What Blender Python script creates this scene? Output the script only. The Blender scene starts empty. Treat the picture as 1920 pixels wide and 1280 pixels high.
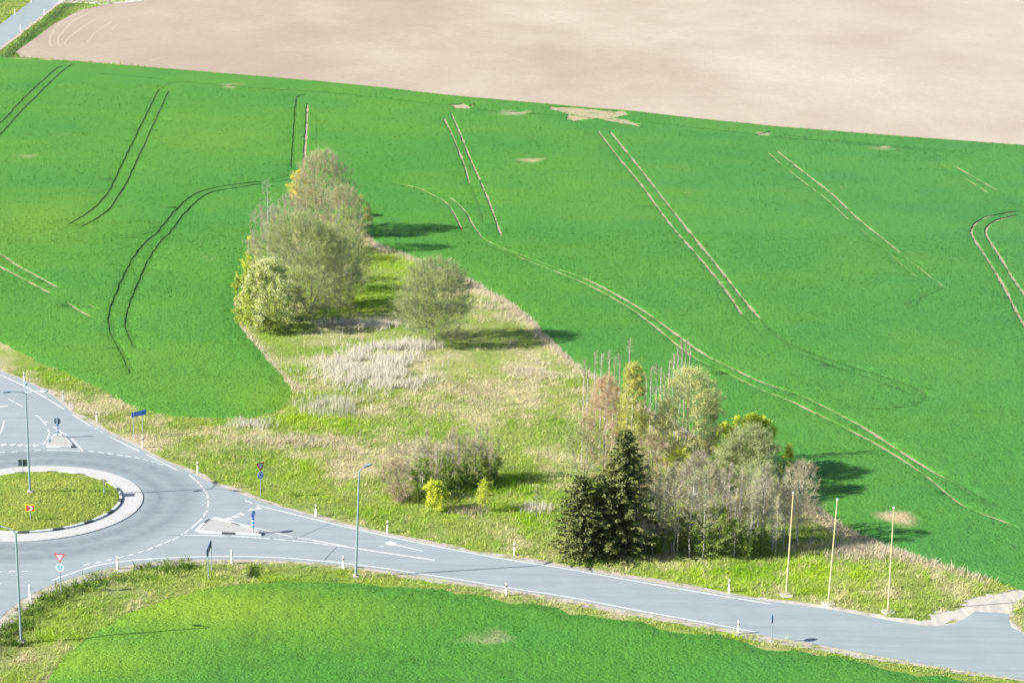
import bpy, math, random
import numpy as np
from mathutils import Vector, Matrix
from mathutils.geometry import delaunay_2d_cdt
rng = np.random.default_rng(7); random.seed(7)
S = bpy.context.scene; COL = S.collection
PI = math.pi
# ------------------------------------------------------------------ camera, sky, sun, exposure
F_PX = 3900.0; PITCH = math.atan(1070/F_PX); ROLL = .02; CAM_H = 63.0
fw = np.array([0, math.cos(PITCH), -math.sin(PITCH)]); rt = np.array([1., 0, 0]); up = np.array([0, math.sin(PITCH), math.cos(PITCH)])
RT = rt*math.cos(ROLL)+up*math.sin(ROLL); UP = up*math.cos(ROLL)-rt*math.sin(ROLL)
cam = bpy.data.objects.new('camera', bpy.data.cameras.new('camera')); COL.objects.link(cam)
cam.data.sensor_width = 36; cam.data.lens = F_PX/1920*36; cam.data.clip_end = 6000; cam.data.clip_start = 1
cam.matrix_world = Matrix([[RT[0], UP[0], -fw[0], 0], [RT[1], UP[1], -fw[1], 0], [RT[2], UP[2], -fw[2], CAM_H], [0, 0, 0, 1]])
S.camera = cam
SUN_EL = math.radians(31.6); SUN_AZ = math.radians(13)      # shadows run towards +X, turned 13 degrees to +Y
W = bpy.data.worlds.new('World'); S.world = W; W.use_nodes = True
nt = W.node_tree; sky = nt.nodes.new('ShaderNodeTexSky'); sky.sky_type = 'NISHITA'; sky.sun_disc = False
to_sun = Vector((-math.cos(SUN_AZ)*math.cos(SUN_EL), -math.sin(SUN_AZ)*math.cos(SUN_EL), math.sin(SUN_EL)))
sky.sun_elevation = SUN_EL; sky.sun_rotation = math.atan2(to_sun.x, to_sun.y)
nt.links.new(sky.outputs[0], nt.nodes['Background'].inputs[0]); nt.nodes['Background'].inputs[1].default_value = .075
sl = bpy.data.lights.new('sun', 'SUN'); sl.energy = 5; sl.angle = math.radians(.5); sl.color = (1, .95, .87)
so = bpy.data.objects.new('sun', sl); COL.objects.link(so); so.rotation_euler = (-to_sun).to_track_quat('-Z', 'Y').to_euler()
S.view_settings.view_transform = 'Standard'; S.view_settings.look = 'None'; S.view_settings.gamma = 1
S.view_settings.exposure = 1.62

CP = np.array([0, 0, CAM_H])
def P(x, y, z=0.):                    # where the sight line through a photo pixel meets the level z
    d = fw+RT*(x-960)/F_PX+UP*(640-y)/F_PX
    return CP+d*((z-CAM_H)/d[2])
def P2(pts): return np.array([P(*p)[:2] for p in pts])
def Q(p):
    v = np.array(p)-CP; w = v@fw
    return 960+F_PX*(v@RT)/w, 640-F_PX*(v@UP)/w
def PXM(p): return F_PX/((np.array(p)-CP)@fw)          # pixels per metre at a point
def height_at(base, ytop):
    h = (Q(base)[1]-ytop)/PXM(base)/math.cos(math.radians(19))
    for _ in range(6):
        h += (Q(np.array(base)+[0, 0, h])[1]-ytop)/PXM(base)
    return h
# ------------------------------------------------------------------ noise and polygons in numpy
def vnoise(x, y, scale, seed=0):
    x = np.asarray(x)/scale; y = np.asarray(y)/scale
    xi = np.floor(x).astype(np.int64); yi = np.floor(y).astype(np.int64); fx = x-xi; fy = y-yi
    fx = fx*fx*(3-2*fx); fy = fy*fy*(3-2*fy)
    def h(a, b):
        n = (a*374761393+b*668265263+seed*1442695041) & 0xffffffff
        n = ((n ^ (n >> 13))*1274126177) & 0xffffffff
        return ((n ^ (n >> 16)) & 0xffff)/65535.
    return (h(xi, yi)*(1-fx)+h(xi+1, yi)*fx)*(1-fy)+(h(xi, yi+1)*(1-fx)+h(xi+1, yi+1)*fx)*fy
def fbm(x, y, scale, seed=0, o=3):
    return sum(vnoise(x, y, scale/2**k, seed+k)*.5**k for k in range(o))/sum(.5**k for k in range(o))
def inside(pts, poly):
    x, y = pts[:, 0], pts[:, 1]; r = np.zeros(len(pts), bool); n = len(poly)
    for i in range(n):
        x1, y1 = poly[i]; x2, y2 = poly[(i+1) % n]
        if y1 == y2: continue
        c = (y1 > y) != (y2 > y)
        r ^= c & (x < (x2-x1)*(y-y1)/(y2-y1)+x1)
    return r
def seg_dist(pts, line):
    d = np.full(len(pts), 1e9)
    for a, b in zip(line[:-1], line[1:]):
        ab = b-a; t = np.clip(((pts-a)@ab)/max(ab@ab, 1e-9), 0, 1)
        d = np.minimum(d, np.hypot(*(pts-(a+t[:, None]*ab)).T))
    return d
def resample(line, step):
    out = [line[0]]
    for a, b in zip(line[:-1], line[1:]):
        n = max(1, int(np.hypot(*(b-a))/step))
        for k in range(1, n+1): out.append(a+(b-a)*k/n)
    return np.array(out)
def smooth(line, step=1.5):
    """Catmull-Rom through the points"""
    p = np.vstack([2*line[0]-line[1], line, 2*line[-1]-line[-2]]); out = []
    for i in range(1, len(p)-2):
        n = max(2, int(np.hypot(*(p[i+1]-p[i]))/step))
        for k in range(n):
            t = k/n
            out.append(.5*((2*p[i])+(p[i+1]-p[i-1])*t+(2*p[i-1]-5*p[i]+4*p[i+1]-p[i+2])*t*t+(-p[i-1]+3*p[i]-3*p[i+1]+p[i+2])*t**3))
    out.append(line[-1]); return np.array(out)
def offset(line, w):
    t = np.gradient(line, axis=0); t /= np.maximum(np.hypot(t[:, 0], t[:, 1]), 1e-9)[:, None]
    return line+np.stack([-t[:, 1], t[:, 0]], 1)*np.asarray(w).reshape(-1, 1)
# ------------------------------------------------------------------ objects
def tag(o, label=None, cat=None, group=None, kind=None):
    for k, v in (('label', label), ('category', cat), ('group', group), ('kind', kind)):
        if v: o[k] = v
    return o
def link_mesh(name, me, parent=None):
    o = bpy.data.objects.new(name, me); COL.objects.link(o)
    if parent: o.parent = parent
    return o
def thing(name, label, cat, loc, rz=0, group=None):
    o = bpy.data.objects.new(name, None); COL.objects.link(o); o.empty_display_size = .3
    o.location = tuple(loc); o.rotation_euler = (0, 0, rz)
    return tag(o, label, cat, group)
def np_mesh(name, verts, tris, mat, tint=None, col=None, quads=None, midx=None, smooth_=False):
    """mesh from numpy arrays, mat may be a list"""
    verts = np.asarray(verts, np.float32).reshape(-1, 3); me = bpy.data.meshes.new(name)
    nt_, nq = (0 if tris is None else len(tris)), (0 if quads is None else len(quads))
    me.vertices.add(len(verts)); me.vertices.foreach_set('co', verts.ravel())
    me.loops.add(nt_*3+nq*4); me.polygons.add(nt_+nq)
    li = np.concatenate([np.asarray(a, np.int32).ravel() for a in (tris, quads) if a is not None and len(a)])
    me.loops.foreach_set('vertex_index', li)
    st = np.concatenate([np.arange(nt_)*3, nt_*3+np.arange(nq)*4]).astype(np.int32)
    me.polygons.foreach_set('loop_start', st)
    for m in (mat if isinstance(mat, (list, tuple)) else [mat]): me.materials.append(m)
    if midx is not None: me.polygons.foreach_set('material_index', np.asarray(midx, np.int32))
    if tint is not None:
        a = me.attributes.new('tint', 'FLOAT', 'POINT'); a.data.foreach_set('value', np.asarray(tint, np.float32))
    if col is not None:
        a = me.attributes.new('Col', 'FLOAT_COLOR', 'POINT')
        c = np.ones((len(verts), 4), np.float32); c[:, :3] = col; a.data.foreach_set('color', c.ravel())
    me.update(calc_edges=True); me.validate()
    me.polygons.foreach_set('use_smooth', np.full(len(me.polygons), bool(smooth_)))
    return me
class MB:
    """collects simple solids, builds one mesh"""
    def __init__(s): s.v = []; s.f = []; s.m = []
    def add(s, vs, fs, m=0):
        b = len(s.v); s.v += [tuple(v) for v in vs]; s.f += [tuple(b+i for i in f) for f in fs]; s.m += [m]*len(fs); return s
    def box(s, c, d, m=0, rz=0):
        x, y, z = [k/2 for k in d]; cr, sr = math.cos(rz), math.sin(rz)
        vs = [(c[0]+a*cr-b*sr, c[1]+a*sr+b*cr, c[2]+e) for e in (-z, z) for a, b in ((-x, -y), (x, -y), (x, y), (-x, y))]
        return s.add(vs, [(3, 2, 1, 0), (4, 5, 6, 7), (0, 1, 5, 4), (1, 2, 6, 5), (2, 3, 7, 6), (3, 0, 4, 7)], m)
    def tube(s, pts, rs, n=10, m=0):
        pts = [Vector(p) for p in pts]; rings = []
        for i, p in enumerate(pts):
            t = (pts[min(i+1, len(pts)-1)]-pts[max(i-1, 0)]).normalized()
            a = t.orthogonal().normalized() if abs(t.z) < .95 else Vector((1, 0, 0)).cross(t).normalized()
            if abs(t.z) < .95: a = Vector((0, 0, 1)).cross(t).normalized()
            b = t.cross(a); r = rs[i] if isinstance(rs, (list, tuple)) else rs
            rings.append([p+a*math.cos(2*PI*k/n)*r+b*math.sin(2*PI*k/n)*r for k in range(n)])
        vs = [v for r in rings for v in r]
        fs = [(i*n+k, i*n+(k+1) % n, (i+1)*n+(k+1) % n, (i+1)*n+k) for i in range(len(pts)-1) for k in range(n)]
        fs += [tuple(range(n-1, -1, -1)), tuple((len(pts)-1)*n+k for k in range(n))]
        return s.add(vs, fs, m)
    def plate(s, poly, y0, y1, m=0):
        """outline in the local XZ plane, thickness from y0 (front) to y1 (back)"""
        n = len(poly); vs = [(x, y0, z) for x, z in poly]+[(x, y1, z) for x, z in poly]
        return s.add(vs, [tuple(range(n)), tuple(range(2*n-1, n-1, -1))]+[(i, n+i, n+(i+1) % n, (i+1) % n) for i in range(n)], m)
    def slab(s, poly, z0, z1, m=0):
        n = len(poly); vs = [(x, y, z0) for x, y in poly]+[(x, y, z1) for x, y in poly]
        return s.add(vs, [tuple(range(n-1, -1, -1)), tuple(range(n, 2*n))]+[(i, (i+1) % n, n+(i+1) % n, n+i) for i in range(n)], m)
    def build(s, name, mats, parent=None, bevel=0):
        import bmesh
        me = bpy.data.meshes.new(name); me.from_pydata(s.v, [], s.f)
        for m in (mats if isinstance(mats, (list, tuple)) else [mats]): me.materials.append(m)
        me.polygons.foreach_set('material_index', s.m)
        bm = bmesh.new(); bm.from_mesh(me); bmesh.ops.recalc_face_normals(bm, faces=bm.faces); bm.to_mesh(me); bm.free()
        o = link_mesh(name, me, parent)
        if bevel:
            b = o.modifiers.new('bevel', 'BEVEL'); b.width = bevel; b.segments = 2
        return o
def copy_thing(o, loc, rz=0, sc=1, label=None, group=None):
    c = o.copy(); COL.objects.link(c); c.location = tuple(loc); c.rotation_euler = (0, 0, rz); c.scale = (sc, sc, sc)
    if label: c['label'] = label
    if group: c['group'] = group
    for ch in list(o.children):
        d = ch.copy(); COL.objects.link(d); d.parent = c
        for g in list(ch.children):
            e = g.copy(); COL.objects.link(e); e.parent = d
    return c
# ------------------------------------------------------------------ materials
class NT:
    def __init__(s, name, rough=.8, spec=.3):
        s.mat = bpy.data.materials.new(name); s.mat.use_nodes = True; s.t = s.mat.node_tree; s.b = s.t.nodes['Principled BSDF']
        s.b.inputs['Roughness'].default_value = rough; s.b.inputs['Specular IOR Level'].default_value = spec
        s.geo = None
    def n(s, typ, **kw):
        n = s.t.nodes.new(typ)
        for k, v in kw.items(): setattr(n, k, v)
        return n
    def l(s, a, b): s.t.links.new(a, b)
    def pos(s):
        if not s.geo: s.geo = s.n('ShaderNodeNewGeometry')
        return s.geo.outputs['Position']
    def noise(s, scale, detail=3, rough=.55, stretch=None, rot=0, obj=False):
        n = s.n('ShaderNodeTexNoise'); n.inputs['Scale'].default_value = scale; n.inputs['Detail'].default_value = detail; n.inputs['Roughness'].default_value = rough
        src = s.n('ShaderNodeTexCoord').outputs['Object'] if obj else s.pos()
        if stretch or rot:
            m = s.n('ShaderNodeMapping'); m.inputs['Scale'].default_value = stretch or (1, 1, 1); m.inputs['Rotation'].default_value = (0, 0, rot)
            s.l(src, m.inputs[0]); src = m.outputs[0]
        s.l(src, n.inputs['Vector']); return n.outputs['Fac']
    def ramp(s, fac, stops):
        r = s.n('ShaderNodeValToRGB'); e = r.color_ramp.elements
        while len(e) < len(stops): e.new(.5)
        for i, (p, c) in enumerate(stops):
            e[i].position = p; e[i].color = (*(c if isinstance(c, tuple) else (c, c, c)), 1)
        s.l(fac, r.inputs[0]); return r.outputs[0]
    def mix(s, fac, a, b, mode='MIX'):
        m = s.n('ShaderNodeMix', data_type='RGBA', blend_type=mode)
        for sock, v in ((m.inputs[0], fac), (m.inputs[6], a), (m.inputs[7], b)):
            if hasattr(v, 'links') or hasattr(v, 'is_linked'): s.l(v, sock)
            else: sock.default_value = v if isinstance(v, (int, float)) else (*v, 1)
        return m.outputs[2]
    def math(s, op, a, b=0, clamp=False):
        m = s.n('ShaderNodeMath', operation=op, use_clamp=clamp)
        for sock, v in zip(m.inputs, (a, b)):
            if isinstance(v, (int, float)): sock.default_value = v
            else: s.l(v, sock)
        return m.outputs[0]
    def attr(s, name, out='Fac'): return s.n('ShaderNodeAttribute', attribute_name=name).outputs[out]
    def bump(s, h, dist, strength=1):
        b = s.n('ShaderNodeBump'); b.inputs['Distance'].default_value = dist; b.inputs['Strength'].default_value = strength
        s.l(h, b.inputs['Height']); s.l(b.outputs[0], s.b.inputs['Normal']); return s
    def color(s, c):
        if isinstance(c, tuple): s.b.inputs['Base Color'].default_value = (*c, 1)
        else: s.l(c, s.b.inputs['Base Color'])
        return s
def paint(name, c, rough=.5, var=.12, metal=0):
    t = NT(name, rough, .4); n = t.noise(9, 3, obj=True)
    t.color(t.mix(n, tuple(k*(1-var) for k in c), tuple(min(1, k*(1+var)) for k in c))); t.b.inputs['Metallic'].default_value = metal
    return t.mat
def leafmat(name, c, c2, trans=.35):
    """leaf or blade: colour spread over the tint attribute, lets light through"""
    t = NT(name, .7, .15); n = t.attr('tint'); c_ = t.mix(n, c, c2); t.color(c_)
    tr = t.n('ShaderNodeBsdfTranslucent'); t.l(c_, tr.inputs[0]); mx = t.n('ShaderNodeMixShader'); mx.inputs[0].default_value = trans
    t.l(t.b.outputs[0], mx.inputs[1]); t.l(tr.outputs[0], mx.inputs[2])
    t.l(mx.outputs[0], t.t.nodes['Material Output'].inputs[0]); return t.mat
def bladecol(name, trans=.3):
    t = NT(name, .75, .12); c = t.attr('Col', 'Color'); t.color(c)
    tr = t.n('ShaderNodeBsdfTranslucent'); t.l(c, tr.inputs[0]); mx = t.n('ShaderNodeMixShader'); mx.inputs[0].default_value = trans
    t.l(t.b.outputs[0], mx.inputs[1]); t.l(tr.outputs[0], mx.inputs[2]); t.l(mx.outputs[0], t.t.nodes['Material Output'].inputs[0]); return t.mat
M = {}
M['blade'] = bladecol('grass_blades')
# ground: masks come as a colour attribute of the sheet, fine grain from noise
t = NT('meadow_soil_and_grass', .95, .05)
c = t.attr('Col', 'Color'); n1 = t.noise(2.2, 4, .65); n2 = t.noise(9, 3, .7)
c = t.mix(t.ramp(n1, [(.3, 0.), (.7, 1.)]), t.mix(.3, c, (.05, .075, .02)), c); c = t.mix(t.ramp(n2, [(.35, .55), (.65, 1.)]), t.mix(.3, c, (.04, .05, .02)), c)
t.color(c).bump(t.math('ADD', n1, n2), .22); M['ground'] = t.mat
# crop canopy
t = NT('cereal_crop', .8, .12)
c = t.attr('Col', 'Color'); n0 = t.noise(.05, 3); n1 = t.noise(1.1, 4, .65, (1, .6, 1)); n2 = t.noise(3.6, 3, .7)
c = t.mix(t.ramp(n0, [(.35, 0.), (.65, 1.)]), c, t.mix(1, c, (1.14, 1.04, .9), 'MULTIPLY'))
c = t.mix(t.ramp(n1, [(.3, .5), (.5, 0.)]), c, t.mix(1, c, (.66, .75, .86), 'MULTIPLY'))
t.color(c).bump(t.math('ADD', t.math('MULTIPLY', n1, .7), t.math('MULTIPLY', n2, .8)), .2); M['crop'] = t.mat
t = NT('field_soil', .95, .05)
n = t.noise(1.3, 4); g = t.noise(.35, 4, .7)
t.color(t.mix(t.ramp(g, [(.52, 0.), (.62, .8)]), t.mix(n, (.2, .172, .105), (.3, .26, .17)), (.06, .12, .02))).bump(n, .05); M['track_soil'] = t.mat
t = NT('harrowed_soil', .97, .03)
n0 = t.noise(.022, 4, .6, (1, .55, 1), .1); n1 = t.noise(.12, 4, .7, (1, .5, 1), .5); n2 = t.noise(2.2, 4, .75); n4 = t.noise(.5, 4, .7); sx = t.n('ShaderNodeSeparateXYZ'); t.l(t.pos(), sx.inputs[0]); gx = t.math('ADD', t.math('MULTIPLY', sx.outputs[0], 1/240), t.math('MULTIPLY', n0, .9)); n3 = t.noise(.9, 3, .6, (1, .18, 1), .6)
c = t.mix(t.ramp(n0, [(.32, 0.), (.68, 1.)]), (.247, .208, .166), (.318, .28, .228)); c = t.mix(t.ramp(n1, [(.3, .35), (.6, 0.)]), c, (.255, .213, .168)); c = t.mix(t.ramp(n3, [(.5, 0.), (.8, .22)]), c, (.335, .297, .245))
c = t.mix(t.ramp(n2, [(.35, .4), (.6, 0.)]), c, (.2, .16, .128)); c = t.mix(t.ramp(n4, [(.35, .35), (.6, 0.)]), c, (.225, .18, .145)); c = t.mix(t.ramp(gx, [(.2, 0.), (.75, 1.)]), t.mix(1, c, (.93, .91, .89), 'MULTIPLY'), t.mix(1, c, (1.1, 1.11, 1.13), 'MULTIPLY')); t.color(c).bump(n2, .1); M['soil'] = t.mat
M['harrow'] = paint('dry_harrow_track', (.245, .206, .165), .95, .1)
CTR = P(57, 942)
t = NT('asphalt', .85, .25)
d = t.n('ShaderNodeVectorMath', operation='DISTANCE'); t.l(t.pos(), d.inputs[0]); d.inputs[1].default_value = tuple(CTR)
ring = t.ramp(t.math('DIVIDE', d.outputs['Value'], 20.), [(.0, 0.), (.49, .2), (.56, 1.), (.61, .45), (.67, .85), (.76, 0.)])
st = t.noise(.35, 4, .6); fine = t.noise(30, 2, .7); st2 = t.noise(.8, 4, .6, (.12, 1.6, 1), -.5)
c = t.mix(t.ramp(st, [(.3, 0.), (.7, 1.)]), (.168, .2, .215), (.2, .232, .247)); c = t.mix(t.ramp(st2, [(.42, 0.), (.75, .75)]), c, (.145, .172, .187))
c = t.mix(t.math('MULTIPLY', ring, t.ramp(t.noise(1.2, 4, .6), [(.3, .4), (.7, .95)])), c, (.085, .108, .122)); c = t.mix(t.ramp(fine, [(.35, .3), (.6, 0.)]), c, (.11, .12, .13))
t.color(c).bump(fine, .006); M['asphalt'] = t.mat
t = NT('gravel', .95, .1)
n = t.noise(7, 4, .75); n2 = t.noise(.7, 3)
c = t.mix(t.ramp(n, [(.3, 0.), (.65, 1.)]), (.17, .15, .125), (.36, .335, .3)); c = t.mix(t.ramp(n2, [(.52, 0.), (.66, .8)]), c, (.13, .14, .05))
t.color(c).bump(n, .05); M['gravel'] = t.mat
t = NT('track_gravel', .95, .1)
n = t.noise(5, 4, .75); n2 = t.noise(.5, 4, .6, (2, .5, 1), -.55)
t.color(t.mix(t.ramp(n2, [(.35, 0.), (.65, 1.)]), t.mix(n, (.2, .195, .185), (.29, .28, .26)), t.mix(n, (.31, .28, .235), (.42, .385, .33)))).bump(n, .04); M['drive'] = t.mat
t = NT('cobbles', .85, .2)
v = t.n('ShaderNodeTexVoronoi', feature='DISTANCE_TO_EDGE'); v.inputs['Scale'].default_value = 4.5; t.l(t.pos(), v.inputs['Vector'])
n = t.noise(2.5, 4, .7); c = t.mix(n, (.255, .255, .255), (.375, .374, .374)); c = t.mix(t.ramp(v.outputs[0], [(.0, .5), (.09, 0.)]), c, (.2, .195, .19))
c = t.mix(t.ramp(t.noise(1.1, 4, .7), [(.62, 0.), (.72, .8)]), c, (.16, .17, .07)); t.color(c).bump(v.outputs[0], .05); M['cobbles'] = t.mat
t = NT('marking_paint', .7, .3)
n = t.noise(6, 4, .75); t.color(t.mix(t.ramp(n, [(.36, .85), (.58, .05)]), (.56, .57, .57), (.25, .27, .29))); M['mark'] = t.mat
t = NT('worn_marking_paint', .75, .2)
n = t.noise(5, 4, .75); t.color(t.mix(t.ramp(n, [(.4, .9), (.6, .15)]), (.62, .61, .6), (.26, .27, .29))); M['mark_worn'] = t.mat
M['crack'] = paint('sealed_joint', (.07, .085, .1), .7)
M['kerb_white'] = paint('kerb_white_paint', (.46, .5, .52), .75, .2); M['kerb_black'] = paint('kerb_black_paint', (.045, .05, .055), .75, .2)
M['concrete'] = paint('concrete', (.33, .31, .29), .9, .2)
M['pave'] = paint('paving', (.23, .235, .22), .9, .2)
M['steel'] = paint('galvanised_steel', (.26, .33, .37), .45, .12, .35); M['lamp'] = paint('lamp_housing', (.2, .28, .33), .4, .1, .2)
M['lens'] = paint('lamp_lens', (.6, .66, .7), .25)
M['back'] = paint('sign_back', (.035, .06, .07), .55); M['blue'] = paint('sign_blue', (.012, .15, .58), .4); M['white'] = paint('sign_white', (.62, .64, .66), .45)
M['palered'] = paint('sign_red', (.42, .04, .05), .45); M['yellow'] = paint('sign_yellow', (.62, .52, .01), .45); M['post'] = paint('post_plastic', (.74, .73, .7), .55)
M['black'] = paint('black_band', (.02, .02, .022), .5); M['reflect'] = paint('reflector', (.42, .3, .26), .3); M['wood'] = paint('painted_wood', (.47, .365, .2), .6, .12)
M['cap'] = paint('white_cap', (.6, .63, .66), .5); M['pond'] = paint('paleblue', (.3, .42, .62), .45)
def bark(name, a, b, sc=3):
    t = NT(name, .9, .1); n = t.noise(sc, 4, .7, (1, 1, .35), obj=True); t.color(t.mix(t.ramp(n, [(.35, 0.), (.65, 1.)]), a, b)).bump(n, .02); return t.mat
M['bark_grey'] = bark('grey_bark', (.15, .135, .12), (.27, .255, .235)); M['bark_brown'] = bark('brown_bark', (.1, .09, .07), (.19, .17, .13))
M['bark_birch'] = bark('birch_bark', (.3, .28, .26), (.52, .5, .48), 5); M['bark_pale'] = bark('pale_grey_bark', (.24, .22, .195), (.42, .4, .37)); M['bark_dark'] = bark('spruce_bark', (.05, .04, .03), (.09, .07, .05))
M['tw_grey'] = leafmat('grey_twigs', (.235, .215, .15), (.385, .36, .265), 0); M['tw_olive'] = leafmat('olive_twigs', (.185, .21, .105), (.32, .35, .18), 0)
M['tw_red'] = leafmat('reddish_twigs', (.3, .23, .15), (.44, .35, .24), 0); M['tw_pink'] = leafmat('pinkish_twigs', (.27, .235, .155), (.43, .385, .26), 0)
M['lf_olive'] = leafmat('olive_buds', (.24, .31, .085), (.39, .46, .16)); M['lf_haze'] = leafmat('pale_green_buds', (.3, .37, .13), (.46, .52, .24))
M['lf_yellow'] = leafmat('yellow_leaves', (.56, .48, .06), (.68, .58, .1)); M['lf_lime'] = leafmat('lime_leaves', (.44, .53, .04), (.6, .64, .08))
M['lf_amber'] = leafmat('amber_catkins', (.4, .42, .1), (.54, .54, .18)); M['lf_red'] = leafmat('reddish_catkins', (.46, .31, .15), (.58, .43, .23))
M['lf_green'] = leafmat('green_leaves', (.12, .19, .03), (.27, .35, .06)); M['lf_cream'] = leafmat('cream_blossom', (.43, .46, .22), (.64, .65, .39), .2)
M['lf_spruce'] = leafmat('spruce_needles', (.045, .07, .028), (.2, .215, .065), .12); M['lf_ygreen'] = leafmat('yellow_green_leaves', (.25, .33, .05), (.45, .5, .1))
M['lf_gold'] = leafmat('golden_catkins', (.46, .46, .085), (.6, .58, .14)); M['lf_pale'] = leafmat('pale_yellow_leaves', (.54, .55, .17), (.7, .68, .28)); M['lf_brown'] = leafmat('brown_buds', (.25, .225, .11), (.39, .36, .18))
# ------------------------------------------------------------------ plan of the ground
MAIN = P2([(-420, 96), (-150, 101), (0, 107), (40, 108), (150, 116), (300, 128), (480, 143), (600, 153), (720, 165), (850, 180), (1000, 193), (1100, 202), (1180, 208), (1300, 222), (1450, 237), (1600, 249), (1720, 258), (1920, 273), (2150, 292), (2500, 330), (4200, 520), (4200, 1525), (2500, 1270), (2150, 1180), (1930, 1110), (1900, 1100), (1850, 1085), (1790, 1062), (1720, 1046), (1660, 1026), (1600, 998), (1540, 958), (1450, 903), (1300, 815), (1160, 735), (1120, 706), (1090, 690), (1060, 665), (1030, 636), (1000, 602), (950, 565), (900, 535), (850, 510), (790, 490), (740, 470), (700, 455), (690, 440),
           (660, 410), (600, 400), (540, 420), (490, 460), (455, 520), (440, 560), (440, 585), (450, 612), (470, 637), (490, 662), (515, 692), (530, 707), (545, 728), (545, 747), (520, 770), (480, 781), (420, 785), (340, 782), (290, 775), (240, 757), (200, 737), (150, 712), (100, 692), (50, 667), (0, 637), (-150, 570), (-420, 470)])
LOWER = P2([(60, 1300), (80, 1275), (110, 1245), (150, 1210), (190, 1178), (260, 1142), (350, 1112), (450, 1097), (560, 1089), (640, 1090), (760, 1099), (850, 1110), (960, 1128), (1100, 1150), (1200, 1168), (1300, 1186), (1400, 1205), (1470, 1216), (1560, 1235), (1700, 1257), (1800, 1271), (1920, 1289), (2300, 1345), (4200, 1640), (4200, 2500), (2300, 2500), (-300, 2500), (-150, 1500)])
# carriageway outline: upper edge left to right, then lower edge right to left
UPE = P2([(-600, 470), (-300, 588), (-100, 662), (0, 697), (50, 716), (100, 744), (135, 774), (172, 795), (210, 815), (265, 842), (300, 861), (350, 882), (400, 907), (440, 921), (480, 937), (560, 961), (640, 983), (720, 1002), (837, 1026), (946, 1046), (1060, 1063), (1240, 1094), (1420, 1124), (1545, 1140), (1670, 1163), (1732, 1172), (1789, 1169), (1828, 1146)])
UPE2 = P2([(1893, 1150), (1893, 1165), (1920, 1187), (2100, 1215), (2400, 1262), (4200, 1542)])
LOE = P2([(4200, 1632), (2400, 1350), (2100, 1301), (1920, 1273), (1795, 1255), (1670, 1234), (1545, 1210), (1420, 1189), (1300, 1166), (1180, 1145), (1060, 1122), (968, 1107), (859, 1090), (771, 1077), (720, 1069), (628, 1058), (519, 1050), (405, 1048), (320, 1050), (221, 1062), (156, 1077), (98, 1096), (59, 1114), (29, 1133), (0, 1159), (-60, 1225), (-120, 1330), (-160, 1450)])
WEST = P2([(-420, 1450), (-330, 1180), (-420, 1010), (-420, 880), (-260, 770), (-330, 700), (-600, 610)])
ROAD = np.vstack([smooth(UPE, 2), smooth(UPE2, 2), smooth(LOE, 2), WEST])
ISL_R, APR_R, OUT_R = 7.75, 9.8, 15.75
SOILF = P2([(30, 97), (60, 76), (100, 46), (150, 19), (190, 11), (230, 5), (300, -22), (420, -110), (420, -160), (4400, -120), (4400, 535), (2500, 326), (2150, 290), (1920, 272), (1720, 257), (1600, 248), (1450, 236), (1300, 221), (1180, 207), (1100, 201), (1000, 192), (850, 179), (720, 164), (600, 152), (480, 142), (300, 127), (150, 115), (40, 107)])
def far_line(a, b, ka, kb):
    a, b = P(*a)[:2], P(*b)[:2]; return a+(b-a)*ka, a+(b-a)*kb
fl0, fl1 = far_line((0, 46), (62, 0), -1.6, 5); fr0, fr1 = far_line((0, 89), (112, 2.6), -1.6, 3.2)
FARROAD = np.array([fl0, fr0, fr1, fl1])
DRIVE = P2([(1732, 1172), (1789, 1168), (1828, 1142), (1867, 1115), (1900, 1108), (1935, 1103), (1960, 1106), (1917, 1120), (1898, 1138), (1889, 1155), (1900, 1172), (1924, 1188)])
# meadow masks: ellipses given by centre and half axes
def blob(pts, cx, cy, rx, ry):
    c = P(cx, cy)[:2]; ax = np.hypot(*(P(cx+rx, cy)[:2]-c)); ay = abs(P(cx, cy-ry)[1]-P(cx, cy+ry)[1])/2
    d = pts-c; return np.exp(-((d[:, 0]/ax)**2+(d[:, 1]/ay)**2))
STRAW = [(850, 745, 150, 45, .75), (1000, 700, 60, 22, 1), (960, 790, 110, 55, .55), (545, 828, 90, 14, .95), (480, 815, 60, 12, .7), (640, 862, 80, 18, .6), (735, 850, 90, 40, .6), (700, 690, 110, 42, .8), (620, 610, 60, 16, .5), (520, 650, 50, 25, .4), (560, 740, 40, 10, .5), (1050, 640, 70, 40, .5), (900, 560, 60, 35, .6), (960, 590, 60, 30, .7), (1080, 850, 60, 60, .5), (850, 1000, 90, 16, .45), (980, 1000, 60, 20, .5), (350, 880, 80, 30, .4), (300, 810, 60, 20, .35), (1650, 1030, 110, 14, .8), (1560, 975, 50, 16, .9), (1690, 1090, 60, 20, .4), (1790, 1100, 40, 20, .5), (720, 450, 35, 20, .8), (150, 745, 120, 10, .45), (690, 1080, 25, 5, .8), (420, 800, 30, 10, .5), (420, 1075, 90, 12, .35), (150, 1140, 60, 15, .3), (230, 1110, 60, 10, .35), (480, 640, 30, 12, .9), (460, 612, 20, 14, .9)]
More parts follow.
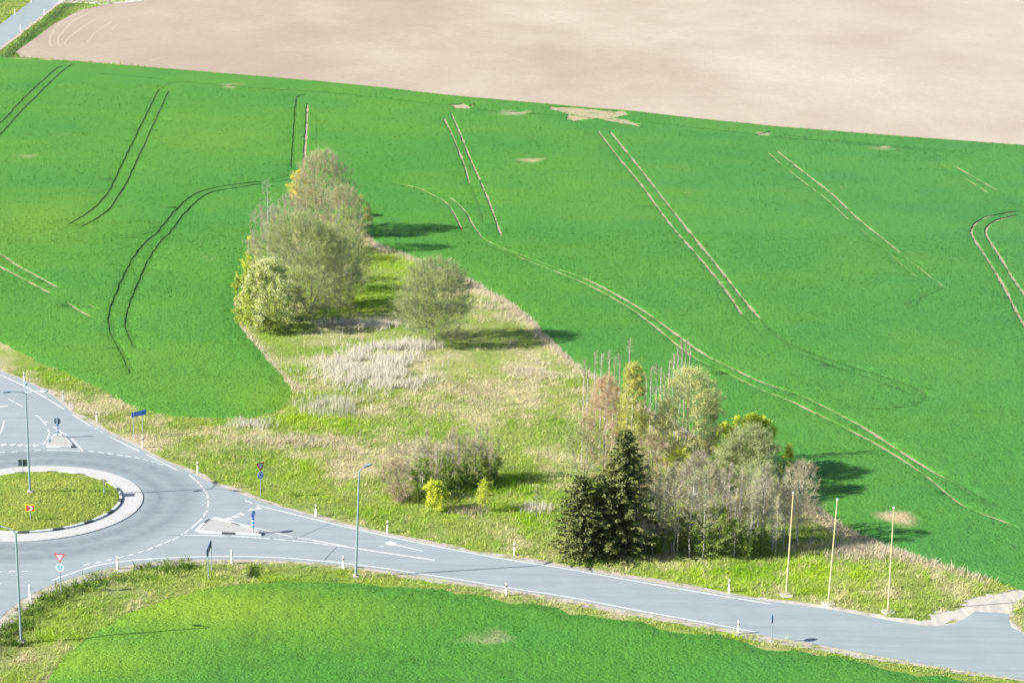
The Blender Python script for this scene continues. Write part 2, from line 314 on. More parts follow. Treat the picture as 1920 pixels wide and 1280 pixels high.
LUSH = [(1420, 1090, 120, 26, .7), (1620, 1100, 90, 30, .55), (1340, 1085, 90, 16, .6), (1560, 1125, 120, 12, .6), (500, 890, 60, 10, .5), (680, 560, 90, 45, .9), (750, 490, 50, 22, 1), (625, 790, 70, 22, .95), (560, 690, 45, 30, .6), (930, 915, 110, 26, .8), (930, 955, 110, 20, .6), (1300, 1065, 200, 18, .7), (1500, 1060, 120, 30, .8), (560, 870, 120, 18, .5), (100, 705, 110, 14, .9), (330, 785, 100, 10, .5), (40, 660, 60, 14, .6), (110, 1195, 50, 14, 1.2), (700, 960, 100, 14, .4), (1000, 1040, 140, 10, .5), (470, 905, 60, 10, .5), (1010, 980, 60, 20, .4), (160, 1165, 120, 40, .4), (560, 1090, 200, 14, .6), (1300, 1195, 300, 12, .5), (560, 780, 40, 12, .6), (1745, 1100, 8, 34, .9), (1060, 960, 30, 40, .4)]
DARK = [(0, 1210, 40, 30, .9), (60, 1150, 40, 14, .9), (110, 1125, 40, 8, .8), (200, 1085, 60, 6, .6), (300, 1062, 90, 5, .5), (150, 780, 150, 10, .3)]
EDGE_R = P2([(690, 440), (700, 457), (740, 472), (790, 492), (850, 513), (900, 539), (950, 569), (1000, 606), (1030, 642), (1060, 671), (1090, 696), (1120, 711), (1160, 740), (1300, 820), (1450, 908), (1540, 965), (1600, 1003), (1660, 1031), (1720, 1051), (1790, 1068), (1850, 1090)])
EDGE_L = P2([(440, 590), (452, 618), (472, 642), (492, 668), (515, 697), (532, 713), (560, 730)])
EDGE_SOIL = P2([(60, 700), (0, 683), (60, 712), (130, 752), (190, 782), (260, 820), (300, 842)])
def masks(p):
    n = fbm(p[:, 0], p[:, 1], 7, 3, 4); n2 = fbm(p[:, 0], p[:, 1]*.6, 2.2, 11, 3)
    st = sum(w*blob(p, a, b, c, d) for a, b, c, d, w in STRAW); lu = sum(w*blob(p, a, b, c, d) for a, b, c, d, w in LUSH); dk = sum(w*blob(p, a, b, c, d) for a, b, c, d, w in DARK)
    er = np.exp(-(seg_dist(p, EDGE_R)/1.1)**2)*np.clip(.35+1.3*fbm(p[:, 0], p[:, 1], 3, 8, 2), 0, 1); el = np.exp(-(seg_dist(p, EDGE_L)/1.0)**2); es = np.exp(-(seg_dist(p, EDGE_SOIL)/.8)**2)
    st = np.clip(st*.8+.9*er+el+.45*es-.05+(n-.5)*2.0+(n2-.5)*1.8, 0, 1); lu = np.clip(lu+(fbm(p[:, 0], p[:, 1]*.7, 1.6, 13, 2)-.5)*1.3-(n-.5)*.6, 0, 1); pink = np.clip(er*.9+el+es+(fbm(p[:, 0], p[:, 1], 9, 31, 2)-.5)*1.2, 0, 1)
    return st, lu, np.clip(dk, 0, 1), pink
def ground_color(p, jit=None):
    st, lu, dk, pink = masks(p); n = fbm(p[:, 0], p[:, 1], 5, 17, 3)[:, None]
    base = np.array([.125, .19, .038])*(1-n)+np.array([.2, .235, .062])*n
    lush = np.array([.09, .2, .012])*(1-n)+np.array([.2, .28, .018])*n
    straw = np.array([.32, .29, .17]); pk = np.array([.335, .29, .2])
    c = base*(1-lu[:, None])+lush*lu[:, None]; s = straw*(1-pink[:, None])+pk*pink[:, None]; k = st*(1-.55*lu)
    if jit is not None: k = np.clip((k-.5)*1.5+.5+(fbm(p[:, 0], p[:, 1], .9, 61, 2)-.5)*2.2+jit, 0, 1)
    k = k[:, None]
    c = c*(1-k)+s*k
    c = c*np.array([1.3, 1.28, 1.25])
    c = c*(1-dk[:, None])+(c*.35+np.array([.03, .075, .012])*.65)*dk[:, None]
    return c
# ------------------------------------------------------------------ triangulated sheets
def cdt(outer, extra_pts, holes=(), eps=1e-4):
    def ccw(q):
        q = np.asarray(q); x, y = q[:, 0], q[:, 1]
        return q if (x*np.roll(y, -1)-y*np.roll(x, -1)).sum() > 0 else q[::-1]
    outer = ccw(outer); holes = [ccw(h) for h in holes]
    pts = [Vector(p) for p in outer]; faces = [list(range(len(outer)))]
    for h in holes:
        b = len(pts); pts += [Vector(p) for p in h]; faces.append(list(range(b, b+len(h))))
    pts += [Vector(p) for p in extra_pts]
    v, e, f, ov, oe, of = delaunay_2d_cdt(pts, [], faces, 1, eps)
    v = np.array([tuple(a) for a in v]); tri = []; hid = []
    for a, o in zip(f, of):
        if len(a) != 3: continue
        tri.append(a); hid.append(max(o) if 0 in o else -1)
    tri = np.array(tri); hid = np.array(hid)
    a, b, c = v[tri[:, 0]], v[tri[:, 1]], v[tri[:, 2]]
    flip = ((b-a)[:, 0]*(c-a)[:, 1]-(b-a)[:, 1]*(c-a)[:, 0]) < 0
    tri[flip] = tri[flip][:, ::-1]
    return v, tri, hid
def grid_pts(x0, x1, y0, y1, s, jit=.35):
    gx, gy = np.meshgrid(np.arange(x0, x1, s), np.arange(y0, y1, s)); p = np.stack([gx.ravel(), gy.ravel()], 1)
    return p+rng.uniform(-jit, jit, p.shape)*s
def in_view(p, mx=120, my=60):
    w = (p[:, 1])*fw[1]+(0-CAM_H)*fw[2]; x = 960+F_PX*(p[:, 0]*RT[0]+(0-CAM_H)*RT[2]+p[:, 1]*RT[1])/w; y = 640-F_PX*(p[:, 0]*UP[0]+p[:, 1]*UP[1]-CAM_H*UP[2])/w
    return (x > -mx) & (x < 1920+mx) & (y > -my) & (y < 1280+my)
def sheet(name, poly, z, mat, kind='structure'):
    v, tri, _ = cdt(poly, []); o = link_mesh(name, np_mesh(name, np.c_[v, np.full(len(v), z)], tri, mat)); return tag(o, kind=kind)
# the one ground sheet, fine where the meadow and verges show
BIG = np.array([(-4000, -600), (4000, -600), (4000, 5000), (-4000, 5000)], float)
gp = np.vstack([grid_pts(-52, 52, 126, 215, .55), grid_pts(-60, 40, 215, 300, 1.2), grid_pts(-160, -85, 430, 640, 1.5), grid_pts(-200, 200, 60, 700, 25)])
gp = gp[in_view(gp, 300, 300)]
v, tri, _ = cdt(BIG, gp)
col = ground_color(v)
def farcol(p):
    kk = np.exp(-((seg_dist(p, np.array([fr0, fr1]))-3.6)/1.8)**2)[:, None]; lk = np.exp(-((seg_dist(p, np.array([fl0, fl1]))-11)/2.5)**2)[:, None]; kk = np.maximum(kk, lk)*np.clip(.55+.9*fbm(p[:, 0], p[:, 1], 6, 3, 2)[:, None], 0, 1)
    nf = fbm(p[:, 0], p[:, 1], 7, 29, 3)[:, None]; return (np.array([.14, .22, .035])*(1-nf)+np.array([.24, .28, .08])*nf)*(1-kk)+np.array([.06, .115, .03])*kk
farv = v[:, 1] > 380; col[farv] = farcol(v[farv])
gz = (fbm(v[:, 0], v[:, 1], 2.5, 5, 3)-.5)*.0
tag(link_mesh('ground', np_mesh('ground', np.c_[v, gz], tri, M['ground'], col=col, smooth_=True)), kind='structure')
# ------------------------------------------------------------------ crop fields with real wheel tracks cut into the canopy
CROP_H = .18
LSOFT = [smooth(P2(l_), 1) for l_ in ([(395, 1300), (420, 1262), (450, 1215), (480, 1165), (510, 1112)], [(430, 1300), (470, 1245), (520, 1175), (562, 1098)], [(440, 1280), (500, 1248), (560, 1230), (620, 1222), (700, 1226), (800, 1243), (920, 1259), (1100, 1286)], [(640, 1262), (740, 1268), (860, 1285)])]
def crop_color(p, lower):
    n = fbm(p[:, 0], p[:, 1], 24, 41, 3); k = np.clip((n-.5)*2.2+.5, 0, 1)[:, None]
    n8 = np.clip((fbm(p[:, 0], p[:, 1]*1.3, 9, 45, 3)-.5)*2.4+.5, 0, 1)[:, None]
    c = np.array([.035, .142, .022])*(1-k)+np.array([.046, .156, .022])*k
    x = np.clip((p[:, 0]+10)/70, 0, 1)[:, None]; c = c*(1-.5*x)+np.array([.035, .14, .04])*.5*x
    c = c*(1-n8)+c*np.array([1.18, 1.05, .92])*n8
    if lower:
        yl = np.clip(blob(p, 330, 1140, 330, 45)*1.1+blob(p, 150, 1240, 180, 40)*.8, 0, 1)[:, None]; c = c*(1-yl)+np.array([.13, .22, .02])*yl
    else:
        yl = np.clip(blob(p, 60, 420, 140, 50)*.6+blob(p, 540, 750, 90, 40)*.7+blob(p, 380, 250, 160, 50)*.35+blob(p, 300, 690, 180, 50)*.3, 0, 1)[:, None]; c = c*(1-yl)+np.array([.095, .195, .016])*yl
    if lower:
        d_ = np.min([seg_dist(p, l_) for l_ in LSOFT], 0); c = c*(1-.3*np.exp(-(d_/.4)**2)[:, None]*np.clip(.3+1.1*fbm(p[:, 0], p[:, 1], 4, 6, 2), 0, 1)[:, None])
    nb = fbm(p[:, 0], p[:, 1], 3.2, 91, 3)-.5
    bare = np.zeros(len(p))
    for a, b, cx, cy, w in ([(920, 1190, 60, 22, .47)] if lower else [(1676, 968, 27, 17, 1.0), (390, 487, 16, 6, 1), (993, 303, 10, 4, 1), (45, 300, 12, 6, .5), (432, 160, 14, 3, .8), (1430, 252, 18, 4, .9), (1440, 262, 10, 5, .5), (1580, 353, 6, 3, .8), (1285, 365, 12, 6, .4), (1700, 590, 10, 5, .5), (975, 212, 40, 3, .7), (60, 112, 60, 4, .5), (1660, 278, 25, 3, .7)]):
        bare = np.maximum(bare, w*blob(p, a, b, cx, cy))
    bare = np.clip((bare+nb*1.5*(bare > .05)-.38)*3, 0, 1)[:, None]
    return c*(1-bare)+np.array([.27, .235, .15])*bare
def spot(px, jit, n=3):
    """ragged bare patch outline"""
    w = resample(np.vstack([P2(px), P2(px[:1])]), .7)[:-1]
    return w+rng.normal(0, jit, w.shape)
def blades(p, z, h, w, col, n, lean=.5, hj=.45):
    """n blades round every point p, each one tapered triangle"""
    N = len(p)*n; b = np.repeat(p, n, 0)+rng.normal(0, 1.6, (N, 2))*np.repeat(np.broadcast_to(w, len(p)), n)[:, None]; zz = np.repeat(np.broadcast_to(z, len(p)), n); hh = np.repeat(np.broadcast_to(h, len(p)), n)*rng.uniform(1-hj, 1+hj, N)
    a = rng.uniform(0, 2*PI, N); ww = np.repeat(np.broadcast_to(w, len(p)), n)*rng.uniform(.6, 1.2, N)*.5; l = rng.normal(0, lean, (N, 2))*hh[:, None]
    dx, dy = np.cos(a)*ww, np.sin(a)*ww
    V = np.empty((N, 3, 3)); V[:, 0] = np.c_[b[:, 0]-dx, b[:, 1]-dy, zz]; V[:, 1] = np.c_[b[:, 0]+dx, b[:, 1]+dy, zz]; V[:, 2] = np.c_[b+l, zz+hh]
    c = np.repeat(col, n, 0)*rng.uniform(.75, 1.3, (N, 1)); c = np.repeat(c[:, None], 3, 1)
    return V.reshape(-1, 3), c.reshape(-1, 3)
def crop_field(name, label, outer, tracks, spots, gridpts, tuftpts, lower=False):
    outer = resample(np.vstack([outer, outer[:1]]), 1.2)[:-1]
    vis = in_view(outer, 200, 100); outer = outer+rng.normal(0, .2, outer.shape)+((fbm(outer[:, 0], outer[:, 1], 2.2, 23, 3)-.5)*(1.8 if lower else 1.1))[:, None]*np.array([.5, 1])*vis[:, None]
    cut = []; dent = []; floor_z = []
    for line, w, deep in tracks:
        l = smooth(P2(line), .7); n = len(l); w = w*(.98 if l[:, 0].mean() < -22 else .78); ww = w*(.66 if deep else .5)*np.clip(1+(fbm(np.arange(n)*1.0, np.zeros(n)+len(cut)*7.3, 4, 5)-.5)*1.1, .5, 1.6); ww = ww*np.clip(1+rng.normal(0, .16, n), .6, 1.4); ww[:2] *= [.15, .5]; ww[-2:] *= [.5, .15]; ww = np.maximum(ww, .03)
        poly = np.vstack([offset(l, ww), offset(l, -ww)[::-1]]); left_ = l[:, 0].mean() < -22 and deep == 1 and not lower; (cut if deep and not left_ else dent).append(poly); floor_z += [] if deep and not left_ else [.03 if left_ else .15]
    holes = cut+dent+[spot(*s) for s in spots]
    g = gridpts[inside(gridpts, outer)]
    v, tri, hid = cdt(outer, g, holes)
    keep = hid == 0; top = tri[keep]
    z = CROP_H*np.clip(.75+.5*fbm(v[:, 0], v[:, 1], 2.4, 63, 3), 0, 2); rim_d = seg_dist(v, np.vstack([outer, outer[:1]])); z = z*np.clip(rim_d/1.3, .12, 1)
    hv = np.unique(tri[hid > 0]) if (hid > 0).any() else np.zeros(0, int); z[hv] *= .68
    vs = np.c_[v, z]; cc = crop_color(v, lower)
    # walls under every rim edge
    e = np.concatenate([top[:, [0, 1]], top[:, [1, 2]], top[:, [2, 0]]]); key = np.sort(e, 1); k = key[:, 0]*10**7+key[:, 1]
    u, inv, cnt = np.unique(k, return_inverse=True, return_counts=True); rim = e[cnt[inv] == 1]
    nb = len(vs); low = np.c_[v, np.full(len(v), -.05)]; V = np.vstack([vs, low])
    quads = np.c_[rim[:, 1]+2*nb, rim[:, 0]+2*nb, rim[:, 0]+nb, rim[:, 1]+nb]
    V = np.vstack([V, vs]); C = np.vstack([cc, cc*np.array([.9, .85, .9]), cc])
    midx = np.zeros(len(top)+len(quads), int)
    # half-grown tracks keep a low crop floor
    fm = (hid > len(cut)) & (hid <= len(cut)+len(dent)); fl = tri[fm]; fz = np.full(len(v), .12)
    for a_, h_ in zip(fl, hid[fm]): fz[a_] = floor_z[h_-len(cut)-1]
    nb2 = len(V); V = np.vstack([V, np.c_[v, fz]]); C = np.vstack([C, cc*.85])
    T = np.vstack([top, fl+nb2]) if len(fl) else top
    # blades standing out of the canopy
    tp = tuftpts[inside(tuftpts, outer)]; td = seg_dist(tp, np.vstack([outer, outer[:1]])); tz = CROP_H*.75*np.clip(td/1.3, .05, 1); tk = (td > .5) | (rng.uniform(0, 1, len(tp)) < .6); tp, tz = tp[tk], tz[tk]
    for h in holes:
        k_ = ~inside(tp, h) | (rng.uniform(0, 1, len(tp)) < .3); tp, tz = tp[k_], tz[k_]
    near = np.clip(tp[:, 1]/150, .8, 2.2)
    if lower: tz = tz*(1-.55*np.exp(-(np.min([seg_dist(tp, l_) for l_ in LSOFT], 0)/.45)**2))
    bv, bc = blades(tp, tz, .125*near**.5, .045*near, crop_color(tp, lower)*1.12, 3, .45)
    nb3 = len(V); V = np.vstack([V, bv]); C = np.vstack([C, bc]); bt = np.arange(len(bv)).reshape(-1, 3)+nb3
    mi = np.concatenate([np.zeros(len(T)), np.ones(len(bt)), np.zeros(len(quads))])
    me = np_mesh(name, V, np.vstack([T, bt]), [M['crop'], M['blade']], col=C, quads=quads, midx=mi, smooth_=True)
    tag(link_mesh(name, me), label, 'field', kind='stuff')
    v2, t2, _ = cdt(outer, []); tag(link_mesh('soil', np_mesh('soil', np.c_[v2, np.full(len(v2), .004)], t2, M['track_soil'])), kind='structure')
TW = .42
TR = [  # wheel tracks of the main field: (points, width, open to the soil?)
 ([(-60, 255), (0, 233), (40, 192), (96, 139), (118, 124)], .5, 1), ([(-60, 300), (0, 255), (48, 203), (110, 142), (135, 122)], .45, 1),
 ([(128, 423), (160, 405), (185, 385), (205, 362), (221, 330), (257, 255), (285, 198), (299.5, 169)], TW, 1), ([(150, 428), (185, 410), (210, 390), (228, 362), (246, 330), (280, 255), (305, 200), (318, 172)], .4, 1),
 ([(299.5, 169), (318, 158), (345, 154)], .4, 0),
 ([(548, 318), (549, 300), (552, 250), (556, 195), (559, 182), (575, 178)], TW, 1), ([(568, 318), (571, 290), (574, 250), (576.5, 195)], TW, 2), ([(592.5, 270), (593, 215)], .22, 0),
 ([(832, 222), (850, 260), (870, 310), (880, 345)], TW, 1), ([(845, 212), (860, 245), (878, 290), (900, 340)], TW, 1), ([(880, 345), (895, 385), (905, 420)], .35, 0), ([(900, 340), (915, 375), (928, 410), (940, 445)], .4, 1),
 ([(1120, 245), (1137, 267), (1160, 297), (1200, 345), (1240, 400), (1270, 438), (1310, 483), (1360, 545), (1392, 593)], .42, 1), ([(1143, 247), (1170, 280), (1210, 330), (1250, 382), (1300, 445), (1345, 500), (1390, 558), (1426, 600)], .5, 1),
 ([(1437, 284), (1460, 305), (1500, 337), (1550, 375), (1593, 415)], .3, 1), ([(1610, 428), (1650, 460), (1693, 500), (1725, 525)], .24, 1), ([(1454, 282), (1500, 318), (1560, 365), (1610, 412), (1670, 460), (1690, 478)], .45, 1), ([(1690, 478), (1725, 505), (1770, 540)], .28, 1),
 ([(1764, 309), (1783, 321)], .25, 1), ([(1788, 311), (1830, 335), (1872, 360)], .35, 1), ([(1800, 330), (1830, 348), (1855, 364)], .3, 1), ([(1730, 283), (1764, 309)], .22, 0), ([(1745, 283), (1788, 311)], .22, 0), ([(1872, 360), (1895, 376), (1925, 392)], .22, 0),
 ([(1915, 396), (1880, 402), (1850, 408), (1830, 419), (1821, 434), (1826, 449), (1845, 478), (1880, 535), (1905, 585), (1925, 620)], .45, 1), ([(1912, 403), (1880, 411), (1858, 420), (1848, 435), (1855, 452), (1875, 483), (1900, 525), (1925, 560), (1960, 620)], .45, 1),
 # the loop round the left grove
 ([(500, 341), (440, 347), (400, 354), (370, 364), (345, 382), (320, 410), (300, 435), (270, 462), (250, 490), (235, 520), (215, 565), (207, 595), (212, 625), (222, 648), (236, 672), (243, 692), (243, 702)], .5, 1), ([(500, 344), (440, 354), (400, 361), (375, 375), (350, 400), (325, 432), (300, 460), (280, 490), (265, 525), (250, 560), (243, 580), (238, 605), (245, 630), (255, 655)], .46, 1), ([(550, 318), (545, 328), (520, 336), (500, 341)], .4, 0), ([(570, 322), (560, 333), (525, 341), (500, 344)], .35, 0),
 ([(225, 444), (265, 441), (293, 434)], .3, 0), ([(225, 447), (280, 447)], .25, 0),
 ([(-40, 455), (0, 477), (30, 497), (70, 519), (112, 542)], .38, 2), ([(-40, 480), (0, 501), (40, 522), (98, 553)], .38, 2), ([(123, 567), (150, 584), (177, 598)], .4, 2), ([(155, 566), (183, 580)], .35, 2),
 # the loop right of the grove, down to the road
 ([(690, 338), (740, 344), (780, 352), (815, 368), (835, 380), (850, 400), (868, 436)], .3, 1), ([(868, 436), (900, 456), (960, 478)], .3, 0),
 ([(740, 344), (790, 355), (840, 370), (870, 395), (885, 420), (900, 442), (915, 453), (940, 465), (980, 480), (1040, 503)], .34, 1), ([(1040, 503), (1100, 525), (1160, 556), (1210, 586), (1260, 622), (1320, 665), (1370, 690), (1430, 718), (1500, 742), (1560, 771), (1620, 803), (1680, 842), (1740, 880), (1782, 903)], .46, 1), ([(1782, 903), (1830, 930), (1880, 955)], .3, 0),
 ([(960, 478), (1000, 494), (1060, 517), (1120, 544), (1180, 578), (1200, 592), (1230, 615), (1250, 632), (1290, 664), (1310, 676), (1335, 688)], .38, 1), ([(1335, 688), (1365, 702), (1430, 733), (1480, 752), (1530, 776), (1590, 806), (1640, 832), (1690, 862), (1740, 897), (1792, 940), (1830, 960), (1870, 974), (1912, 991)], .36, 1),
 ([(1426, 600), (1450, 625), (1500, 655), (1570, 680), (1640, 703), (1700, 722), (1735, 742), (1715, 760), (1660, 768), (1590, 765)], .3, 0), ([(1392, 593), (1420, 620)], .3, 0), ([(1500, 665), (1580, 694), (1650, 717), (1700, 737)], .25, 0),
 ([(1770, 540), (1740, 555), (1712, 565), (1700, 577)], .3, 0), ([(1760, 545), (1725, 563), (1715, 578)], .25, 0),
 # the headland pair
 ([(345, 154), (480, 166), (620, 175), (720, 185), (800, 194), (850, 200), (870, 205)], .3, 0), ([(885, 205), (960, 212), (1060, 218)], .3, 0), ([(1200, 228), (1290, 239), (1400, 251), (1430, 254)], .4, 0), ([(1440, 257), (1540, 265), (1640, 274), (1700, 280), (1790, 287)], .4, 0), ([(1470, 254), (1580, 266), (1700, 277), (1800, 285)], .3, 0),
 ([(180, 138), (250, 144), (310, 150)], .25, 0)]
SP = [([(1030, 201), (1060, 201), (1110, 206), (1170, 210), (1182, 217), (1150, 221), (1170, 225), (1198, 232), (1196, 238), (1170, 234), (1150, 230), (1120, 223), (1090, 226), (1078, 228), (1058, 224), (1065, 215), (1045, 208), (1025, 205)], .35),
      ([(845, 197), (868, 195), (880, 199), (893, 194), (880, 203), (862, 206), (850, 203)], .25), ([(946, 210), (975, 211), (990, 213), (960, 213)], .15), ([(1436, 249), (1446, 246), (1440, 252), (1424, 255), (1415, 254)], .15)]
g = np.vstack([grid_pts(-60, 60, 140, 260, 1.3), grid_pts(-120, 120, 260, 480, 2.6)]); g = g[in_view(g, 150, 60)]
tuf = np.vstack([rng.uniform((-62, 145), (62, 215), (52000, 2)), rng.uniform((-75, 215), (75, 290), (42000, 2)), rng.uniform((-110, 290), (110, 420), (26000, 2))]); tuf = tuf[in_view(tuf, 10, 10)]
crop_field('cereal_field', 'large bright green cereal field with wheel tracks reaching from the pale soil to the meadow', MAIN, TR, SP, g, tuf)
g = grid_pts(-60, 60, 110, 165, .9); g = g[in_view(g, 100, 90)]; tuf = rng.uniform((-42, 128), (42, 160), (60000, 2)); tuf = tuf[in_view(tuf, 20, 20)]
LTR = []
crop_field('young_cereal_field', 'lighter green cereal field in the foreground below the road', LOWER, LTR, [], g, tuf, True)
# ------------------------------------------------------------------ bare field, roads, gravel
sheet('soil_field', SOILF, .012, M['soil'])
hl = MB()
def hband(line, w=.4):
    l = smooth(P2(line), 2); l = l+np.c_[fbm(np.arange(len(l)), np.zeros(len(l)), 3, 4, 2)-.5, np.zeros(len(l))]*.5; a, b = offset(l, w/2), offset(l, -w/2); n = len(l); hl.add([(*p, .0145) for p in a]+[(*p, .0145) for p in b], [(n+i, n+i+1, i+1, i) for i in range(n-1)])
for l_ in ([(98, 87), (93, 78), (98, 62), (115, 42), (140, 27), (160, 22)], [(115, 87), (108, 78), (114, 64), (132, 44), (155, 30), (178, 20)], [(122, 84), (128, 72), (160, 48), (190, 30)], [(164, 80), (178, 62), (210, 40)], [(212, 56), (218, 48), (235, 44)], [(280, 114), (300, 110), (318, 106)]): hband(l_)
tag(hl.build('harrow_tracks', M['harrow']), kind='structure')
sheet('far_road', FARROAD, .016, M['asphalt'])
sheet('side_track', P2([(100, 10), (112, 2), (128, -8), (200, -4), (262, -12), (300, -6), (262, 3), (190, 10), (160, 6), (120, 7)]), .02, M['drive'])
def ragged(line, a, b, j):
    l = resample(smooth(line, 1), .45); n = len(l); w = b+(fbm(np.arange(n)*.45, np.zeros(n)+l[0, 0], 2.2, 77, 3)-.5)*2*j; return np.vstack([offset(l, np.full(n, a)), offset(l, w)[::-1]])
def road_side(name, line, a, b, j, z, mat): return sheet(name, ragged(line, a, b, j), z, mat)
road_side('shoulder', UPE[2:24], -.3, .6, .6, .006, M['gravel']); road_side('shoulder', P2([(1420, 1124), (1545, 1140), (1670, 1163), (1732, 1172), (1770, 1168)]), -.3, .8, .5, .0065, M['drive'])
road_side('shoulder', LOE[1:16], -.3, .8, .7, .007, M['gravel']); road_side('shoulder', LOE[15:21], -.3, .85, .8, .0075, M['gravel']); road_side('shoulder', LOE[17:28], -.3, 1.25, .6, .0085, M['gravel'])
GRV = P2([(1700, 1168), (1735, 1158), (1775, 1146), (1812, 1130), (1848, 1112), (1862, 1116), (1835, 1140), (1800, 1160), (1778, 1172), (1740, 1174)]); sheet('gravel_patch', (lambda l: l+rng.normal(0, .3, l.shape))(resample(np.vstack([GRV, GRV[:1]]), .5)[:-1]), .0163, M['drive']); sheet('driveway_edge', (lambda l: l+rng.normal(0, .28, l.shape)+(l-l.mean(0))*.07)(resample(np.vstack([DRIVE, DRIVE[:1]]), .5)[:-1]), .0165, M['gravel']); sheet('driveway', DRIVE, .017, M['drive'])
tri_poly = ROAD; sheet('road', ROAD, .022, M['asphalt'])
FL_R = np.array([fr0, fr1]); sheet('shoulder', np.vstack([offset(resample(FL_R, 4), np.zeros(len(resample(FL_R, 4)))), offset(resample(FL_R, 4), rng.uniform(-1.3, -.8, len(resample(FL_R, 4))))[::-1]]), .014, M['gravel'])
# ------------------------------------------------------------------ painted markings, all in one sheet
mk = MB(); ZM = .027; wk = MB()
def stripe(a, b, w=.13, px=True, m=mk, z=ZM):
    if px: a, b = P(*a)[:2], P(*b)[:2]
    w *= .85; d = b-a; L = np.hypot(*d); n = np.array([-d[1], d[0]])/L*w/2
    m.add([(*(a-n), z), (*(b-n), z), (*(b+n), z), (*(a+n), z)], [(0, 1, 2, 3)])
def band(line, w=.13, px=True, m=mk, z=ZM, sm=True):
    w *= .85; l = P2(line) if px else np.array(line); l = smooth(l, 1.2) if sm else l
    a, b = offset(l, w/2), offset(l, -w/2); n = len(l)
    m.add([(*p, z) for p in a]+[(*p, z) for p in b], [(n+i, n+i+1, i+1, i) for i in range(n-1)])
def tri_mark(c, s=.5, ang=0):
    p = P(*c)[:2]; pts = [p+s*np.array([math.cos(ang+k), math.sin(ang+k)]) for k in (0, 2.3, -2.3)]
    mk.add([(*q, ZM) for q in pts], [(0, 1, 2)])
band([(-120, 655), (0, 703), (65, 734), (120, 767)], .17); band([(136, 777), (172, 800)], .16); band([(206, 819), (261, 846)], .16); band([(273, 851), (320, 875), (333, 882)], .15)
for a, b in [((178, 802), (182, 805)), ((188, 808), (192, 811)), ((460, 938), (473, 944))]: stripe(a, b, .16)
band([(481, 947), (600, 976), (720, 1004), (837, 1028), (946, 1048), (1060, 1066), (1240, 1098), (1445, 1132)], .17)
band([(98, 1088), (124, 1078), (180, 1060), (240, 1051), (300, 1046.5), (405, 1043), (519, 1045), (628, 1054), (720, 1065), (771, 1073), (859, 1086), (968, 1104), (1060, 1118), (1190, 1143), (1300, 1163), (1415, 1184)], .16)
# centre line and the painted nose behind the splitter island
band([(400.6, 968.6), (470, 987), (549, 1006.7)], .15, m=wk); band([(558, 1008), (600, 1015), (650, 1024)], .16); band([(344, 1003), (380, 1003.5), (420, 1004.5)], .13); band([(433.5, 1005), (470, 1007), (505.6, 1010)], .15); band([(514, 1010.6), (560, 1014.5), (600, 1019), (640, 1024.5)], .13); band([(640, 1023.5), (720, 1036), (815, 1050)], .2)
# give way triangles and dashes round the circulating lane
for c_ in [(431, 972.5), (442, 968.6), (452.5, 964), (473, 956), (485, 953)]: tri_mark(c_, .42, math.radians(-25))
for c_ in [(-40, 833), (-15, 833.5), (7, 834), (24, 834), (39, 834.5), (53, 835), (67, 835)]: tri_mark(c_, .38, math.radians(40))
for x, y in [(3, 848), (27, 847), (50, 845), (70, 844.3)]: stripe((x-6, y+.4), (x+6, y-.4), .16)
for x, y in [(172, 846.3), (189, 848.3), (207, 850.7), (225, 853.2), (241, 855.5), (257, 858.5), (273, 862), (289, 866), (302, 870.5)]: stripe((x-5.5, y-.9), (x+5, y+.9), .17)
for a, b in [((355, 891), (361, 894.5)), ((362, 896), (367, 900)), ((369, 902), (373, 906)), ((375.5, 909), (378.5, 913)), ((381, 916), (383.5, 920)), ((385, 922.5), (388, 926)), ((388.6, 929), (389.7, 934)), ((390.5, 938), (391, 942.5)), ((390.6, 945), (390, 950)), ((387.8, 957), (387, 960.5)), ((384.5, 962), (382, 968)), ((379, 972), (358, 991)), ((353.5, 993.5), (346, 999)), ((342, 1001), (339.5, 1003)), ((334, 1006.5), (323.5, 1012)), ((319.5, 1013), (308.5, 1018)), ((304, 1019), (292, 1024.5)), ((287, 1026), (276, 1031)), ((267.5, 1033), (258.5, 1036)), ((250, 1038.5), (240, 1041.5)), ((232, 1043), (222, 1046)), ((210, 1048), (199.5, 1051)), ((190, 1053), (178, 1056)), ((168, 1057), (157, 1059)), ((52.5, 1070.3), (41, 1071)), ((29, 1071), (16.5, 1071.7)), ((4, 1071.5), (-8, 1072)), ((-20, 1072), (-32, 1072)), ((3, 1094), (-14, 1095)), ((-25, 1096), (-45, 1098))]: stripe(a, b, .17)
# north leg
for a, b in [((16, 748), (26, 754)), ((30, 756), (43, 763)), ((-14, 730), (-2, 737)), ((73, 781), (87, 798)), ((84, 790), (89, 792)), ((90, 805), (92.5, 810)), ((93, 812), (88, 824)), ((86, 827), (80, 833)), ((134, 822), (155, 845))]: stripe(a, b, .15)
stripe((-20, 764), (15, 761), .45); band([(7, 789), (6.5, 797), (4, 805), (-2, 814)], .15); stripe((88, 844), (110, 844.3), .16); stripe((112, 844.3), (156, 845.5), .15); stripe((100, 800), (124, 816), .15, m=wk); stripe((67, 778), (70, 780), .2)
